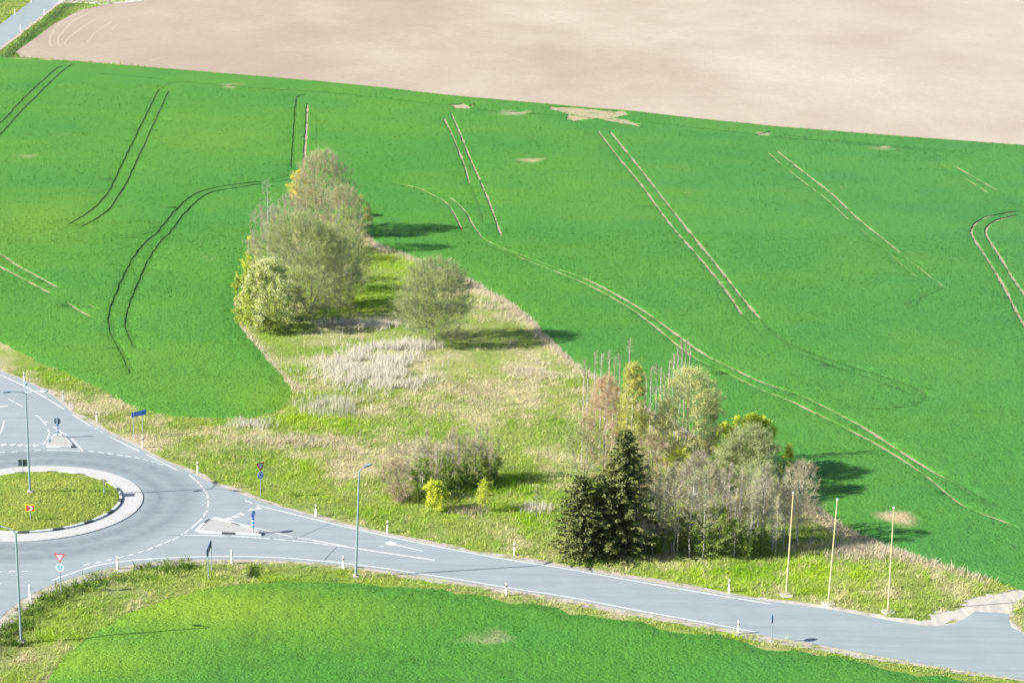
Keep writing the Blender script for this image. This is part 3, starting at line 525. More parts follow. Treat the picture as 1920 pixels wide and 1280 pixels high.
# lane arrow on the approach
a0, a1 = P(791, 1032.6)[:2], P(740, 1020.8)[:2]; stripe(a0, a1, .17, px=False); dd = (a1-a0)/np.hypot(*(a1-a0)); nn = np.array([-dd[1], dd[0]])
mk.add([(*(a1+nn*.38), ZM), (*(a1-nn*.38), ZM), (*(a1+dd*.75-nn*.45), ZM), (*(a1+dd*.9+nn*.25), ZM)], [(0, 1, 2, 3)]); tri_mark((715, 1024), .22, 2.6)
tag(mk.build('road_markings', M['mark']), kind='structure'); tag(wk.build('worn_road_markings', M['mark_worn']), kind='structure')
ck = MB()
band([(554, 1011), (580, 999), (616, 983)], .09, m=ck, z=.0265); band([(607, 1052), (619, 1038), (632, 1025)], .09, m=ck, z=.0265); band([(1000, 1050), (1008, 1056), (1020, 1062)], .05, m=ck, z=.0265)
for r, a0_, a1_ in ((13.6, -1.1, .25), (12.3, -1.0, .4), (14.3, -.8, .1)):
    pass
band([(312, 1004), (345, 1003.2)], .06, m=ck, z=.0265); tag(ck.build('road_joints', M['crack']), kind='structure')
# ------------------------------------------------------------------ roundabout
C2 = CTR[:2]
def ringmesh(name, r0, r1, z0, z1, mat, n=120):
    """flat ring with an outer and an inner face, z0 at the foot"""
    a = np.linspace(0, 2*PI, n, endpoint=False); co, si = np.cos(a), np.sin(a); V = []
    for r, z in ((r1, z0), (r1-.02, z1), (r0+.02, z1), (r0, z0)): V.append(np.c_[C2[0]+r*co, C2[1]+r*si, np.full(n, z)])
    V = np.vstack(V); i = np.arange(n); j = (i+1) % n
    q = np.vstack([np.c_[k*n+i, k*n+j, (k+1)*n+j, (k+1)*n+i] for k in range(3)]); return link_mesh(name, np_mesh(name, V, None, mat, quads=q))
tag(ringmesh('apron', ISL_R+.16, APR_R, .015, .09, M['cobbles']), kind='structure')
kb = MB(); nseg = 51
for k in range(nseg):
    a0_, a1_ = 2*PI*k/nseg, 2*PI*(k+1)/nseg; m_ = 1 if k % 3 == 0 else 0
    aa = [a0_+(a1_-a0_)*u for u in np.linspace(.01, .99, 5)]; sh = 0
    i_, o_ = ISL_R-.02, ISL_R+.2
    poly = [(C2[0]+o_*math.cos(x), C2[1]+o_*math.sin(x)) for x in aa]+[(C2[0]+i_*math.cos(x), C2[1]+i_*math.sin(x)) for x in aa[::-1]]
    kb.slab(poly, .02, .24, m_)
tag(kb.build('kerb', [M['kerb_white'], M['kerb_black']]), kind='structure')
# grassed dome inside
rr = np.concatenate([[0], np.linspace(.6, ISL_R-.03, 18)]); V = [(C2[0], C2[1], .62)]; T = []; n = 72
for k, r in enumerate(rr[1:]):
    for a in range(n): V.append((C2[0]+r*math.cos(2*PI*a/n), C2[1]+r*math.sin(2*PI*a/n), .2+.42*(1-(r/ISL_R)**2)))
Qd = [(1+k*n+a, 1+k*n+(a+1) % n, 1+(k+1)*n+(a+1) % n, 1+(k+1)*n+a) for k in range(17) for a in range(n)]; Qd = [(q[0], q[3], q[2], q[1]) for q in Qd]
T = [(0, 1+a, 1+(a+1) % n) for a in range(n)]; V = np.array(V)
nz = fbm(V[:, 0], V[:, 1], 3, 21)[:, None]; icol = np.array([.16, .24, .035])*(1-nz)+np.array([.27, .3, .075])*nz
tag(link_mesh('roundabout_island', np_mesh('roundabout_island', V, T, M['ground'], col=icol, quads=Qd)), kind='structure')
def dome_z(p): return .2+.42*(1-(np.hypot(p[:, 0]-C2[0], p[:, 1]-C2[1])/ISL_R)**2)
# splitter islands
def splitter(label, pts, kerbs):
    w = P2(pts); c = w.mean(0); r = thing('traffic_island', label, 'traffic island', (*c, 0))
    loc = w-c; MB().slab([tuple(p) for p in c*0+ (loc*.94)], .02, .15).build('paving', M['pave'], r)
    L = np.vstack([loc, loc[:1]]); l = resample(L, .35); n = len(l); out = np.array(l); inn = l*.9
    per = np.concatenate([[0], np.cumsum(np.hypot(*np.diff(l, axis=0).T))]); k = MB()
    for i in range(n-1):
        k.slab([tuple(out[i]), tuple(out[i+1]), tuple(inn[i+1]), tuple(inn[i])], .02, .17, 1 if int(per[i]/1.1) % 3 == 2 else 0)
    k.build('kerb', [M['kerb_white'], M['kerb_black']], r)
splitter('triangular kerbed traffic island with the dark round sign at the top of the roundabout', [(86, 839), (112, 839.8), (140, 839.5), (130, 829), (120, 820), (112, 816), (101, 817)], 0)
splitter('long tapering kerbed traffic island with the blue banded post on the right arm', [(367, 996), (384, 1000), (407, 1001), (451, 1002.5), (490, 1004.5), (493, 1001), (466, 991), (440, 984), (416, 977.5), (400.6, 973.5), (387.5, 977), (375, 988)], 0)
# ------------------------------------------------------------------ street furniture
def circle(r, n=24, cx=0, cz=0): return [(cx+r*math.cos(2*PI*k/n), cz+r*math.sin(2*PI*k/n)) for k in range(n)]
def pole(parent, h, r=.035, x=0, y=0, name='pole', mat='steel', n=10): return MB().tube([(x, y, -.1), (x, y, h)], r, n).build(name, M[mat], parent)
def lean_to(root, base, top, h):
    """tilt a pole a little so its tip stands where the photo shows it"""
    q = Q(np.array(base)+[0, 0, h]); root.rotation_euler[1] = (top[0]-q[0])/PXM(base)/h
def lamp(label, base, arms, h, top=None):
    """arms: list of (direction angle, reach, rise)"""
    b = P(*base); r = thing('street_lamp', label, 'street lamp', b, 0, 'tall grey street lamps')
    MB().tube([(0, 0, -.1), (0, 0, 1.3), (0, 0, 1.32), (0, 0, h)], [.1, .1, .092, .065], 12).build('pole', M['steel'], r)
    MB().box((0, 0, .06), (.5, .5, .22)).tube([(0, 0, .15), (0, 0, .3)], .13, 12).build('base', M['concrete'], r)
    for ang, reach, rise in arms:
        u = Vector((math.cos(ang), math.sin(ang), 0)); pts = [Vector((0, 0, h-.05))]
        for k in range(1, 9):
            t_ = k/8; pts.append(Vector((0, 0, h-.05))+u*reach*(t_**1.35)+Vector((0, 0, rise*math.sin(t_*PI/2))))
        MB().tube(pts, [.045]*3+[.035]*6, 8).build('arm', M['steel'], r)
        e = pts[-1]; hd = MB(); prof = [(0, .06), (.12, .13), (.4, .2), (.68, .17), (.8, .08)]
        side = Vector((-u.y, u.x, 0)); V_ = []
        for d_, w_ in prof:
            for s_, z_ in ((-1, -.02), (-.7, .07), (.7, .07), (1, -.02), (.6, -.06), (-.6, -.06)): V_.append(e+u*(d_-.05)+side*w_*s_+Vector((0, 0, z_+.06*d_)))
        F_ = [(k*6+i, k*6+(i+1) % 6, (k+1)*6+(i+1) % 6, (k+1)*6+i) for k in range(4) for i in range(6)]+[(5, 4, 3, 2, 1, 0), tuple(24+i for i in range(6))]
        ho = hd.add(V_, F_).build('lamp_head', M['lamp'], r)
        MB().box(e+u*.35+Vector((0, 0, -.055)), (.36, .2, .03), 0, ang).build('lens', M['lens'], ho)
    if top: lean_to(r, b, top, h)
    return r
CB = np.array(P(57, 935))
l1 = lamp('tall three-armed street lamp in the middle of the roundabout island', (57, 935), [(math.radians(224-18), 1.35, .35), (math.radians(-16), 1.4, .4), (math.radians(104), 1.35, .4)], 9.2)
l1.location.z = .55
lamp('tall street lamp with one arm on the grass by the lower left road', (40, 1205), [(math.radians(172), 1.2, .45)], 8.7, (29.5, 992))
lamp('tall single street lamp on the gravel below the main road', (667, 1082), [(math.radians(48), .55, .35)], 9.0, (673.5, 882))
def banded(parent, h0, h1, r=.11):
    m_ = MB(); n_ = 5; dz = (h1-h0)/n_
    for k in range(n_): m_.tube([(0, 0, h0+k*dz), (0, 0, h0+(k+1)*dz)], r if k % 2 else r+.004, 14, k % 2)
    return m_.build('banded_sleeve', [M['blue'], M['white']], parent)
def disc(parent, z, r, name='sign_disc', face='blue', back='back'):
    o = MB().plate(circle(r, 28, 0, z), -.05, -.035, 0).build(name, M[face], parent)
    MB().plate(circle(r-.015, 28, 0, z), -.034, -.02).build('back_plate', M[back], o); return o
def ring_flat(m, z, r0, r1, y, n=28, a0=0, a1=2*PI, mi=0):
    A = [a0+(a1-a0)*k/n for k in range(n+1)]
    for p, q in zip(A[:-1], A[1:]):
        m.plate([(r0*math.cos(p), z+r0*math.sin(p)), (r1*math.cos(p), z+r1*math.sin(p)), (r1*math.cos(q), z+r1*math.sin(q)), (r0*math.cos(q), z+r0*math.sin(q))], y-.004, y, mi)
    return m
def round_arrows(parent, z, r, mat='white'):
    m_ = MB()
    for k in range(3):
        a = 2*PI*k/3+.3; ring_flat(m_, z, r*.42, r*.62, -.052, 8, a, a+1.35)
        b_ = a-.05; c_, s_ = math.cos(b_), math.sin(b_); tx, tz = s_, -c_
        m_.plate([(r*.3*c_, z+r*.3*s_), (r*.75*c_, z+r*.75*s_), (r*.52*c_+tx*r*.33, z+r*.52*s_+tz*r*.33)], -.056, -.052)
    return m_.build('arrow_symbol', M[mat], parent)
def give_way(label, base, ytop, yaw, ring_face='blue', lightcol='white', h=None):
    b = P(*base); r = thing('road_sign', label, 'road sign', b, yaw, 'give way signs over roundabout signs'); h = h or height_at(b, ytop)
    pole(r, h-.1); s = .46; zc = h-.3
    tr = [(-s, h), (s, h), (0, h-2*s*.87)]; cz = h-s*.58; inner = [(x*.62, cz+(z-cz)*.62) for x, z in tr]
    o = MB().plate(tr[::-1], -.05, -.036).build('give_way_plate', M['palered'], r)
    MB().plate(inner[::-1], -.056, -.052).build('plate_face', M[lightcol], o); MB().plate(tr[::-1], -.034, -.022).build('back_plate', M['back'], o)
    zd = h-2*s*.87-.36; d = disc(r, zd, .33, 'roundabout_plate', ring_face)
    if ring_face == 'pond': ring_flat(MB(), zd, .28, .33, -.052).build('rim', M['white'], d)
    else: ring_flat(MB(), zd, .305, .33, -.052).build('rim', M['white'], d)
    round_arrows(d, zd, .33, 'white' if ring_face == 'blue' else 'blue'); return r
give_way('white give way sign over a pale round sign by the lower left road', (114.7, 1112), 1037, math.radians(-12), 'pond')  # pale blue plate face: glare on the roundabout sign painted into its colour
give_way('give way sign over a blue roundabout sign on the grass above the right arm', (488.7, 933), 867, math.radians(42), 'blue', 'pond')  # triangle face pale blue instead of white: its shade painted into the colour
# direction sign
b0, b1 = P(251, 821), P(268, 817); yaw = math.atan2(b1[1]-b0[1], b1[0]-b0[0]); L = np.hypot(*(b1-b0)[:2])
r = thing('direction_sign', 'blue direction sign on two posts in the grass by the field edge', 'road sign', b0, yaw)
hh = height_at(b0, 772.5); pole(r, hh-.03, .035, 0, 0, 'post'); pole(r, hh-.03, .035, L, 0, 'post')
pn = MB().plate([(-.2, hh-.48), (L+.42, hh-.48), (L+.42, hh), (-.2, hh)], -.06, -.045).build('sign_panel', M['blue'], r)
m_ = MB(); m_.plate([(-.02, hh-.4), (.03, hh-.4), (.03, hh-.16), (.09, hh-.16), (.005, hh-.06), (-.08, hh-.16), (-.02, hh-.16)], -.066, -.062); m_.build('arrow_symbol', M['white'], pn)
m_ = MB(); m_.plate([(.28, hh-.215), (L*.95, hh-.215), (L*.95, hh-.185), (.28, hh-.185)], -.065, -.062); m_.plate([(.28, hh-.355), (L*.72, hh-.355), (L*.72, hh-.325), (.28, hh-.325)], -.065, -.062); m_.build('panel_line', M['pond'], pn)
# keep-right signs
def keep_right(label, base, ytop, yaw, r_):
    b = P(*base); r = thing('keep_right_sign', label, 'road sign', (b[0], b[1], .14), yaw, 'round signs over banded posts'); h = height_at(b, ytop)-.14
    pole(r, h-2*r_, .04); banded(r, .45, h-2*r_-.02, .1)
    o = MB().plate(circle(r_, 28, 0, h-r_), -.03, -.012).build('sign_disc', M['blue'], r); MB().plate(circle(r_-.01, 28, 0, h-r_), -.01, .012).build('back_plate', M['back'], o)
    ring_flat(MB(), h-r_, r_-.045, r_-.01, -.031).build('rim', M['white'], o)
    a = MB(); cz = h-r_; a.plate([(-.19, cz+.13), (-.13, cz+.19), (.08, cz-.02), (.14, cz+.04), (.16, cz-.16), (-.04, cz-.14), (.02, cz-.08)][::-1], -.036, -.031); a.build('arrow_symbol', M['white'], o)
    return r, h
r, h = keep_right('dark backed round sign on a blue and white banded post on the upper traffic island', (108.5, 821), 783, math.radians(172), .34)
MB().box((0, .045, h-.34), (.1, .04, .6)).build('bracket', M['steel'], r)
keep_right('narrow blue round sign on a blue and white banded post on the right traffic island', (475, 1000), 956, math.radians(68), .34)
# chevron boards on the island
def chevron(label, base, ytop, yaw, w=.82, hgt=.66):
    b = P(*base); z0 = max(0, float(dome_z(np.array([b[:2]]))[0])); r = thing('chevron_sign', label, 'road sign', (b[0], b[1], z0-.05), yaw, 'chevron boards on the island'); h = height_at(b, ytop)-z0+.05
    pole(r, h-.05, .035); o = MB().plate([(-w/2, h-hgt), (w/2, h-hgt), (w/2, h), (-w/2, h)], -.06, -.045).build('board', M['yellow'], r); MB().plate([(-w/2+.005, h-hgt+.005), (w/2-.005, h-hgt+.005), (w/2-.005, h-.005), (-w/2+.005, h-.005)], -.044, -.025).build('back_plate', M['back'], o)
    a = w/2-.08; MB().plate([(-a, h-hgt+.08), (a, h-hgt+.08), (a, h-.08), (-a, h-.08)], -.064, -.061).build('red_field', M['palered'], o)
    z0_, z1_, zm = h-hgt+.1, h-.1, h-hgt/2; MB().plate([(-.14, z0_), (.06, z0_), (.26, zm), (.06, z1_), (-.14, z1_), (.05, zm)], -.069, -.065).build('chevron_symbol', M['white'], o); return r
chevron('yellow bordered red and white chevron sign at the front of the roundabout island', (58, 983), 945, 0)
chevron('dark back of a square sign at the far rim of the roundabout island', (43.5, 893), 861, PI)
chevron('edge-on chevron sign at the right rim of the roundabout island', (195.5, 932), 898, math.radians(96))
# large sign from behind
b0, b1 = P(391, 1086), P(397, 1070); yaw = math.atan2(b1[1]-b0[1], b1[0]-b0[0]); L = np.hypot(*(b1-b0)[:2]); hh = height_at(b1, 1013)
b0, yaw = b1, yaw+PI; r = thing('direction_sign', 'dark backed wide sign on two posts standing edge-on below the road', 'road sign', b0, yaw); pole(r, hh-.05, .04, 0, 0, 'post'); pole(r, hh-.05, .04, L, 0, 'post')
o = MB().plate([(-.3, hh-.62), (L+.35, hh-.62), (L+.35, hh), (-.3, hh)], -.07, -.055).build('sign_panel', M['blue'], r); MB().plate([(-.295, hh-.615), (L+.345, hh-.615), (L+.345, hh-.005), (-.295, hh-.005)], -.054, -.042).build('back_plate', M['back'], o)
b = P(1446.5, 1205); r = thing('road_sign', 'round dark backed sign edge-on below the main road opposite the poles', 'road sign', b, math.radians(76+180)); h = height_at(b, 1152); pole(r, h-.1, .035); disc(r, h-.33, .33)
# delineator posts
dp = thing('marker_post', 'white marker post with a black band', 'marker post', (0, 0, 0)); m_ = MB()
def post_prof(z, w, d_): return [(-w, -d_, z), (w, -d_, z), (w*.6, d_, z), (-w*.6, d_, z)]
def loft(m, secs, mi=0):
    n = len(secs[0]); vs = [p for s in secs for p in s]; m.add(vs, [(k*n+i, k*n+(i+1) % n, (k+1)*n+(i+1) % n, (k+1)*n+i) for k in range(len(secs)-1) for i in range(n)]+[tuple(range(n-1, -1, -1)), tuple((len(secs)-1)*n+i for i in range(n))], mi); return m
top_ = [(-.06, -.05, 1.1), (.06, -.05, 1.1), (.036, .05, 1.02), (-.036, .05, 1.02)]
loft(MB(), [post_prof(-.05, .07, .055), post_prof(.7, .065, .052), post_prof(.95, .062, .05), top_]).build('post', M['post'], dp)
bo = loft(MB(), [post_prof(.72, .069, .056), post_prof(.92, .067, .055)]).build('band', M['black'], dp); MB().plate([(-.025, .75), (.025, .75), (.025, .9), (-.025, .9)], -.062, -.057).build('reflector', M['reflect'], bo)
POSTS = [((45.5, 716), 'marker post by the road at the left photo edge above the lamp arms'), ((118.5, 752), 'marker post between the photo edge and the upper traffic island'), ((182, 791), 'marker post on the verge left of the blue direction sign'), ((268, 839), 'marker post just in front of the blue direction sign'), ((371, 886), 'marker post on the verge between the two blue signs'), ((592.5, 967), 'marker post above the right arm, beyond the traffic island'), ((727, 998), 'marker post above the white lane arrow'), ((964.5, 1040), 'marker post left of the dark spruces'), ((1367, 1109), 'marker post in front of the thicket left of the wooden poles'), ((643.5, 1065), 'marker post just left of the lamp below the main road'), ((949, 1116), 'marker post below the middle of the main road'), ((1384, 1188), 'marker post left of the round sign below the road')]
first = True
for px, lab in POSTS:
    lab = 'banded '+lab
    if first: dp.location = tuple(P(*px)); dp.rotation_euler[2] = -.85; dp['label'] = lab; dp['group'] = 'roadside marker posts'; first = False
    else: copy_thing(dp, P(*px), -.85+rng.uniform(-.15, .15), 1, lab, 'roadside marker posts')
wp = thing('marker_post', 'plain', 'marker post', (0, 0, 0)); loft(MB(), [post_prof(-.05, .075, .06), post_prof(.7, .07, .057), post_prof(.95, .068, .055), top_]).build('post', M['post'], wp)
bo = loft(MB(), [post_prof(.74, .072, .06), post_prof(.84, .071, .0595)]).build('band', M['reflect'], wp)
first = True
for px, lab in [((220.5, 1066), 'plain white marker post at the bend below the roundabout'), ((57, 1122), 'plain white marker post on the gravel by the lower left lamp'), ((435, 1056), 'plain white marker post right of the wide edge-on sign'), ((28, 28), 'white marker post left of the far road'), ((39, 59), 'white marker post right of the far road, nearest of its row'), ((84, 29), 'white marker post right of the far road, second of its row'), ((112, 6), 'white marker post at the corner of far road and side track'), ((59, 5), 'white marker post left of the far road at the top edge'), ((144, 5), 'white marker post beside the far side track')]:
    if first: wp.location = tuple(P(*px)); wp.rotation_euler[2] = -.85; wp['label'] = lab; wp['group'] = 'roadside marker posts'; first = False
    else: copy_thing(wp, P(*px), -.85+rng.uniform(-.15, .15), 1.1 if px[1] > 300 else 1.35, lab, 'roadside marker posts')
# flagpoles
for base, top, lab in [((1474, 1116), (1487.5, 925), 'yellow wooden pole with white cap, nearest the thicket'), ((1553, 1131), (1570, 937), 'yellow wooden pole with white cap, middle of three'), ((1665, 1147), (1676, 953), 'yellow wooden pole with white cap, nearest the driveway')]:
    b = P(*base); h = height_at(b, top[1]); r = thing('flagpole', lab, 'flagpole', b, 0, 'row of wooden flagpoles')
    MB().tube([(0, 0, .05), (0, 0, h*.5), (0, 0, h)], [.075, .062, .045], 12).build('pole', M['wood'], r); MB().tube([(0, 0, h), (0, 0, h+.05), (0, 0, h+.13)], [.07, .1, .06], 12).build('cap', M['cap'], r)
    MB().slab([(.55*math.cos(2*PI*k/9+k*.4 % .3), .55*math.sin(2*PI*k/9)) for k in range(9)], -.05, .07).build('footing', M['concrete'], r, .02); lean_to(r, b, top, h)
# ------------------------------------------------------------------ grass, reeds, flowers
def blade_obj(name, label, parts, kind='stuff', cat='grass'):
    V = np.vstack([p[0] for p in parts]); C_ = np.vstack([p[1] for p in parts]); o = link_mesh(name, np_mesh(name, V, np.arange(len(V)).reshape(-1, 3), M['blade'], col=C_)); return tag(o, label, cat, kind=kind)
def patch(cx, cy, rx, ry, n, thr=.3):
    c = P(cx, cy)[:2]; ax = np.hypot(*(P(cx+rx, cy)[:2]-c)); ay = abs(P(cx, cy-ry)[1]-P(cx, cy+ry)[1])/2; q = c+rng.normal(0, .5, (n, 2))*[ax, ay]; return q[fbm(q[:, 0], q[:, 1], 1.7, 83, 2) > thr]
def along(line, n, w): 
    l = resample(line, .3); return l[rng.integers(0, len(l), n)]+rng.normal(0, w, (n, 2))
def free_ground(p):
    k = ~inside(p, ROAD) & ~inside(p, MAIN) & ~inside(p, LOWER) & ~inside(p, DRIVE)
    return p[k]
p = np.vstack([rng.uniform((-60, 130), (48, 215), (255000, 2)), rng.uniform((-40, 215), (25, 285), (30000, 2))]); p = p[in_view(p, 10, 20)]; p = free_ground(p)
dR = np.minimum(seg_dist(p, resample(UPE, 3)), seg_dist(p, resample(LOE, 3))); p = p[(dR > .25+1.0*rng.uniform(0, 1, len(p))**1.3) & ~inside(p, GRV)]
den = fbm(p[:, 0], p[:, 1], 3, 55, 3); p = p[rng.uniform(0, 1, len(p)) < .25+den*.9]
gc = ground_color(p, rng.normal(0, .28, len(p))); st, lu, dk, pk = masks(p); clump = fbm(p[:, 0], p[:, 1], 1.8, 71, 2)
meadow = blades(p, 0, .16+.34*np.clip(clump-.25, 0, 1)+.12*lu, .05, gc*1.25, 3, .6)
a = rng.uniform(0, 2*PI, 9000); q = ISL_R*.98*np.sqrt(rng.uniform(0, 1, 9000)); pi_ = np.c_[C2[0]+q*np.cos(a), C2[1]+q*np.sin(a)]; pi_ = pi_[in_view(pi_, 60, 10)]
nz = fbm(pi_[:, 0], pi_[:, 1], 2, 21)[:, None]; island = blades(pi_, dome_z(pi_)-.03, .2, .05, (np.array([.15, .25, .03])*(1-nz)+np.array([.33, .34, .1])*nz)*1.35, 3, .6)
fg = rng.uniform((-165, 430), (-80, 640), (26000, 2)); fg = fg[in_view(fg, 20, 20)]; fg = fg[~inside(fg, SOILF) & ~inside(fg, MAIN) & ~inside(fg, FARROAD) & (seg_dist(fg, np.array([fr0, fr1])) > 1.2)]
farg = blades(fg, 0, .45, .16, farcol(fg)*1.25, 3, .5)
wl = np.vstack([along(P2([(0, 1195), (40, 1160), (90, 1130), (150, 1100), (220, 1082), (300, 1066), (350, 1062)]), 330, .75), patch(20, 1215, 30, 14, 80), patch(345, 1065, 14, 4, 30), patch(40, 1180, 22, 12, 50)]); wl = free_ground(wl[fbm(wl[:, 0], wl[:, 1], 1.6, 19, 2) > .42])
weeds = blades(wl, 0, .42, .09, np.broadcast_to(np.array([.085, .15, .022]), (len(wl), 3))*rng.uniform(.7, 1.3, (len(wl), 1)), 5, .6)
blade_obj('meadow_grass', 'rough green and straw coloured grass of the meadow, verges and island', [meadow, island, weeds, farg])
# tall dry stalks
def stalks(p, h, w, c, lean=.22):
    p = free_ground(p); return blades(p, 0, h, w, np.broadcast_to(np.array(c), (len(p), 3))*rng.uniform(.75, 1.15, (len(p), 1)), 3, lean)
pale = (.55, .52, .44); tan = (.5, .445, .32)
rp = np.vstack([patch(690, 690, 95, 40, 2700, .4), patch(740, 715, 75, 18, 900, .4), patch(730, 660, 60, 22, 900, .45), patch(780, 650, 40, 8, 500)])
parts = [stalks(rp, .75, .05, pale, .38), stalks(patch(625, 765, 60, 16, 900, .4), .7, .045, (.46, .46, .34)), stalks(patch(470, 795, 46, 12, 320, .45), .45, .045, pale), stalks(patch(640, 607, 80, 6, 420, .45), .6, .045, pale), stalks(patch(720, 612, 60, 8, 420, .45), .6, .045, pale), stalks(patch(1005, 955, 36, 8, 260), .55, .04, pale), stalks(patch(880, 960, 30, 8, 200), .5, .04, (.36, .34, .22)),
         stalks(along(EDGE_R, 3600, .5), .45, .05, tan, .45), stalks(along(EDGE_L, 800, .35), .35, .05, tan, .5), stalks(patch(545, 828, 100, 12, 1500, .35), .3, .05, tan, .6), stalks(patch(1000, 700, 60, 20, 1300, .35), .3, .05, tan, .7), stalks(patch(850, 745, 160, 40, 3200, .5), .3, .05, (.42, .38, .24), .7), stalks(patch(960, 575, 70, 28, 1500, .4), .5, .05, tan, .5), stalks(patch(1650, 1035, 130, 16, 1500, .35), .45, .05, tan, .45), stalks(patch(720, 450, 40, 20, 700), .4, .05, tan, .5), stalks(patch(700, 850, 130, 40, 1800, .5), .3, .05, (.42, .36, .25), .7), stalks(patch(1080, 640, 60, 20, 500, .4), .4, .05, tan)]
for k_ in range(len(parts)): parts[k_] = (parts[k_][0], parts[k_][1])
blade_obj('dry_reeds', 'pale dry reeds and dead grass stalks standing in the meadow', parts, cat='dry grass')
dn = np.vstack([p[rng.integers(0, len(p), 2600)]]); dn = dn[(fbm(dn[:, 0], dn[:, 1], 6, 97, 2) > .55)]; dn = np.vstack([dn, pi_[rng.integers(0, len(pi_), 60)]]); zz = np.concatenate([np.full(len(dn)-60, .22), dome_z(dn[-60:])+.15])
bv, bc = blades(dn, zz, .05, .09, np.broadcast_to(np.array([.62, .45, .01]), (len(dn), 3)), 2, 1.2)
tag(link_mesh('dandelions', np_mesh('dandelions', bv, np.arange(len(bv)).reshape(-1, 3), M['blade'], col=bc)), 'small yellow dandelion flowers dotted through the verge grass', 'flowers', kind='stuff')
# ------------------------------------------------------------------ trees
def prisms(p0, p1, r0, r1, n):
    d = p1-p0; d = d/np.maximum(np.linalg.norm(d, axis=1), 1e-6)[:, None]; ref = np.where(np.abs(d[:, 2:3]) < .9, [[0, 0, 1.]], [[1., 0, 0]]); a = np.cross(d, ref); a /= np.linalg.norm(a, axis=1)[:, None]; b = np.cross(d, a)
    ang = np.arange(n)*2*PI/n; off = a[:, None]*np.cos(ang)[None, :, None]+b[:, None]*np.sin(ang)[None, :, None]
    V = np.concatenate([p0[:, None]+off*r0[:, None, None], p1[:, None]+off*r1[:, None, None]], 1); N = len(p0)
    i = np.arange(n); j = (i+1) % n; q = np.c_[i, j, j+n, i+n]; Qd = (q[None]+(np.arange(N)*2*n)[:, None, None]).reshape(-1, 4)
    return V.reshape(-1, 3), Qd
def leaf_quads(c, d, L, w):
    """rhombic leaves at c along d"""
    N = len(c); r = rng.normal(0, 1, (N, 3)); s = np.cross(d, r); s /= np.maximum(np.linalg.norm(s, axis=1), 1e-6)[:, None]
    L = np.broadcast_to(L, N)[:, None]; w = np.broadcast_to(w, N)[:, None]
    V = np.stack([c-d*L*.5, c+s*w*.5, c+d*L*.5, c-s*w*.5], 1); return V.reshape(-1, 3), np.arange(N*4).reshape(-1, 4)
def unit(v): return v/np.maximum(np.linalg.norm(v, axis=1), 1e-6)[:, None]
ENV = {'round': lambda t: np.sqrt(np.clip(1-(2*t-1)**2, 0, 1)), 'egg': lambda t: np.where(t < .35, np.sqrt(np.clip(1-((.35-t)/.38)**2, 0, 1)), np.sqrt(np.clip(1-((t-.35)/.66)**2, 0, 1))*.6+.4*np.clip(1-((t-.35)/.66)**1.7, 0, 1)), 'cone': lambda t: np.clip(1-.95*t, 0, 1)*np.clip(.5+t*4, 0, 1), 'dome': lambda t: np.where(t < .35, .72+.28*t/.35, np.sqrt(np.clip(1-((t-.35)/.66)**2, 0, 1))), 'fan': lambda t: np.clip(.35+t*1.2, 0, 1)*np.sqrt(np.clip(1-np.clip((t-.55)/.45, 0, 1)**2, 0, 1)), 'column': lambda t: np.clip(t*4, .3, 1)*np.clip((1-t)*2.4, .05, 1)}
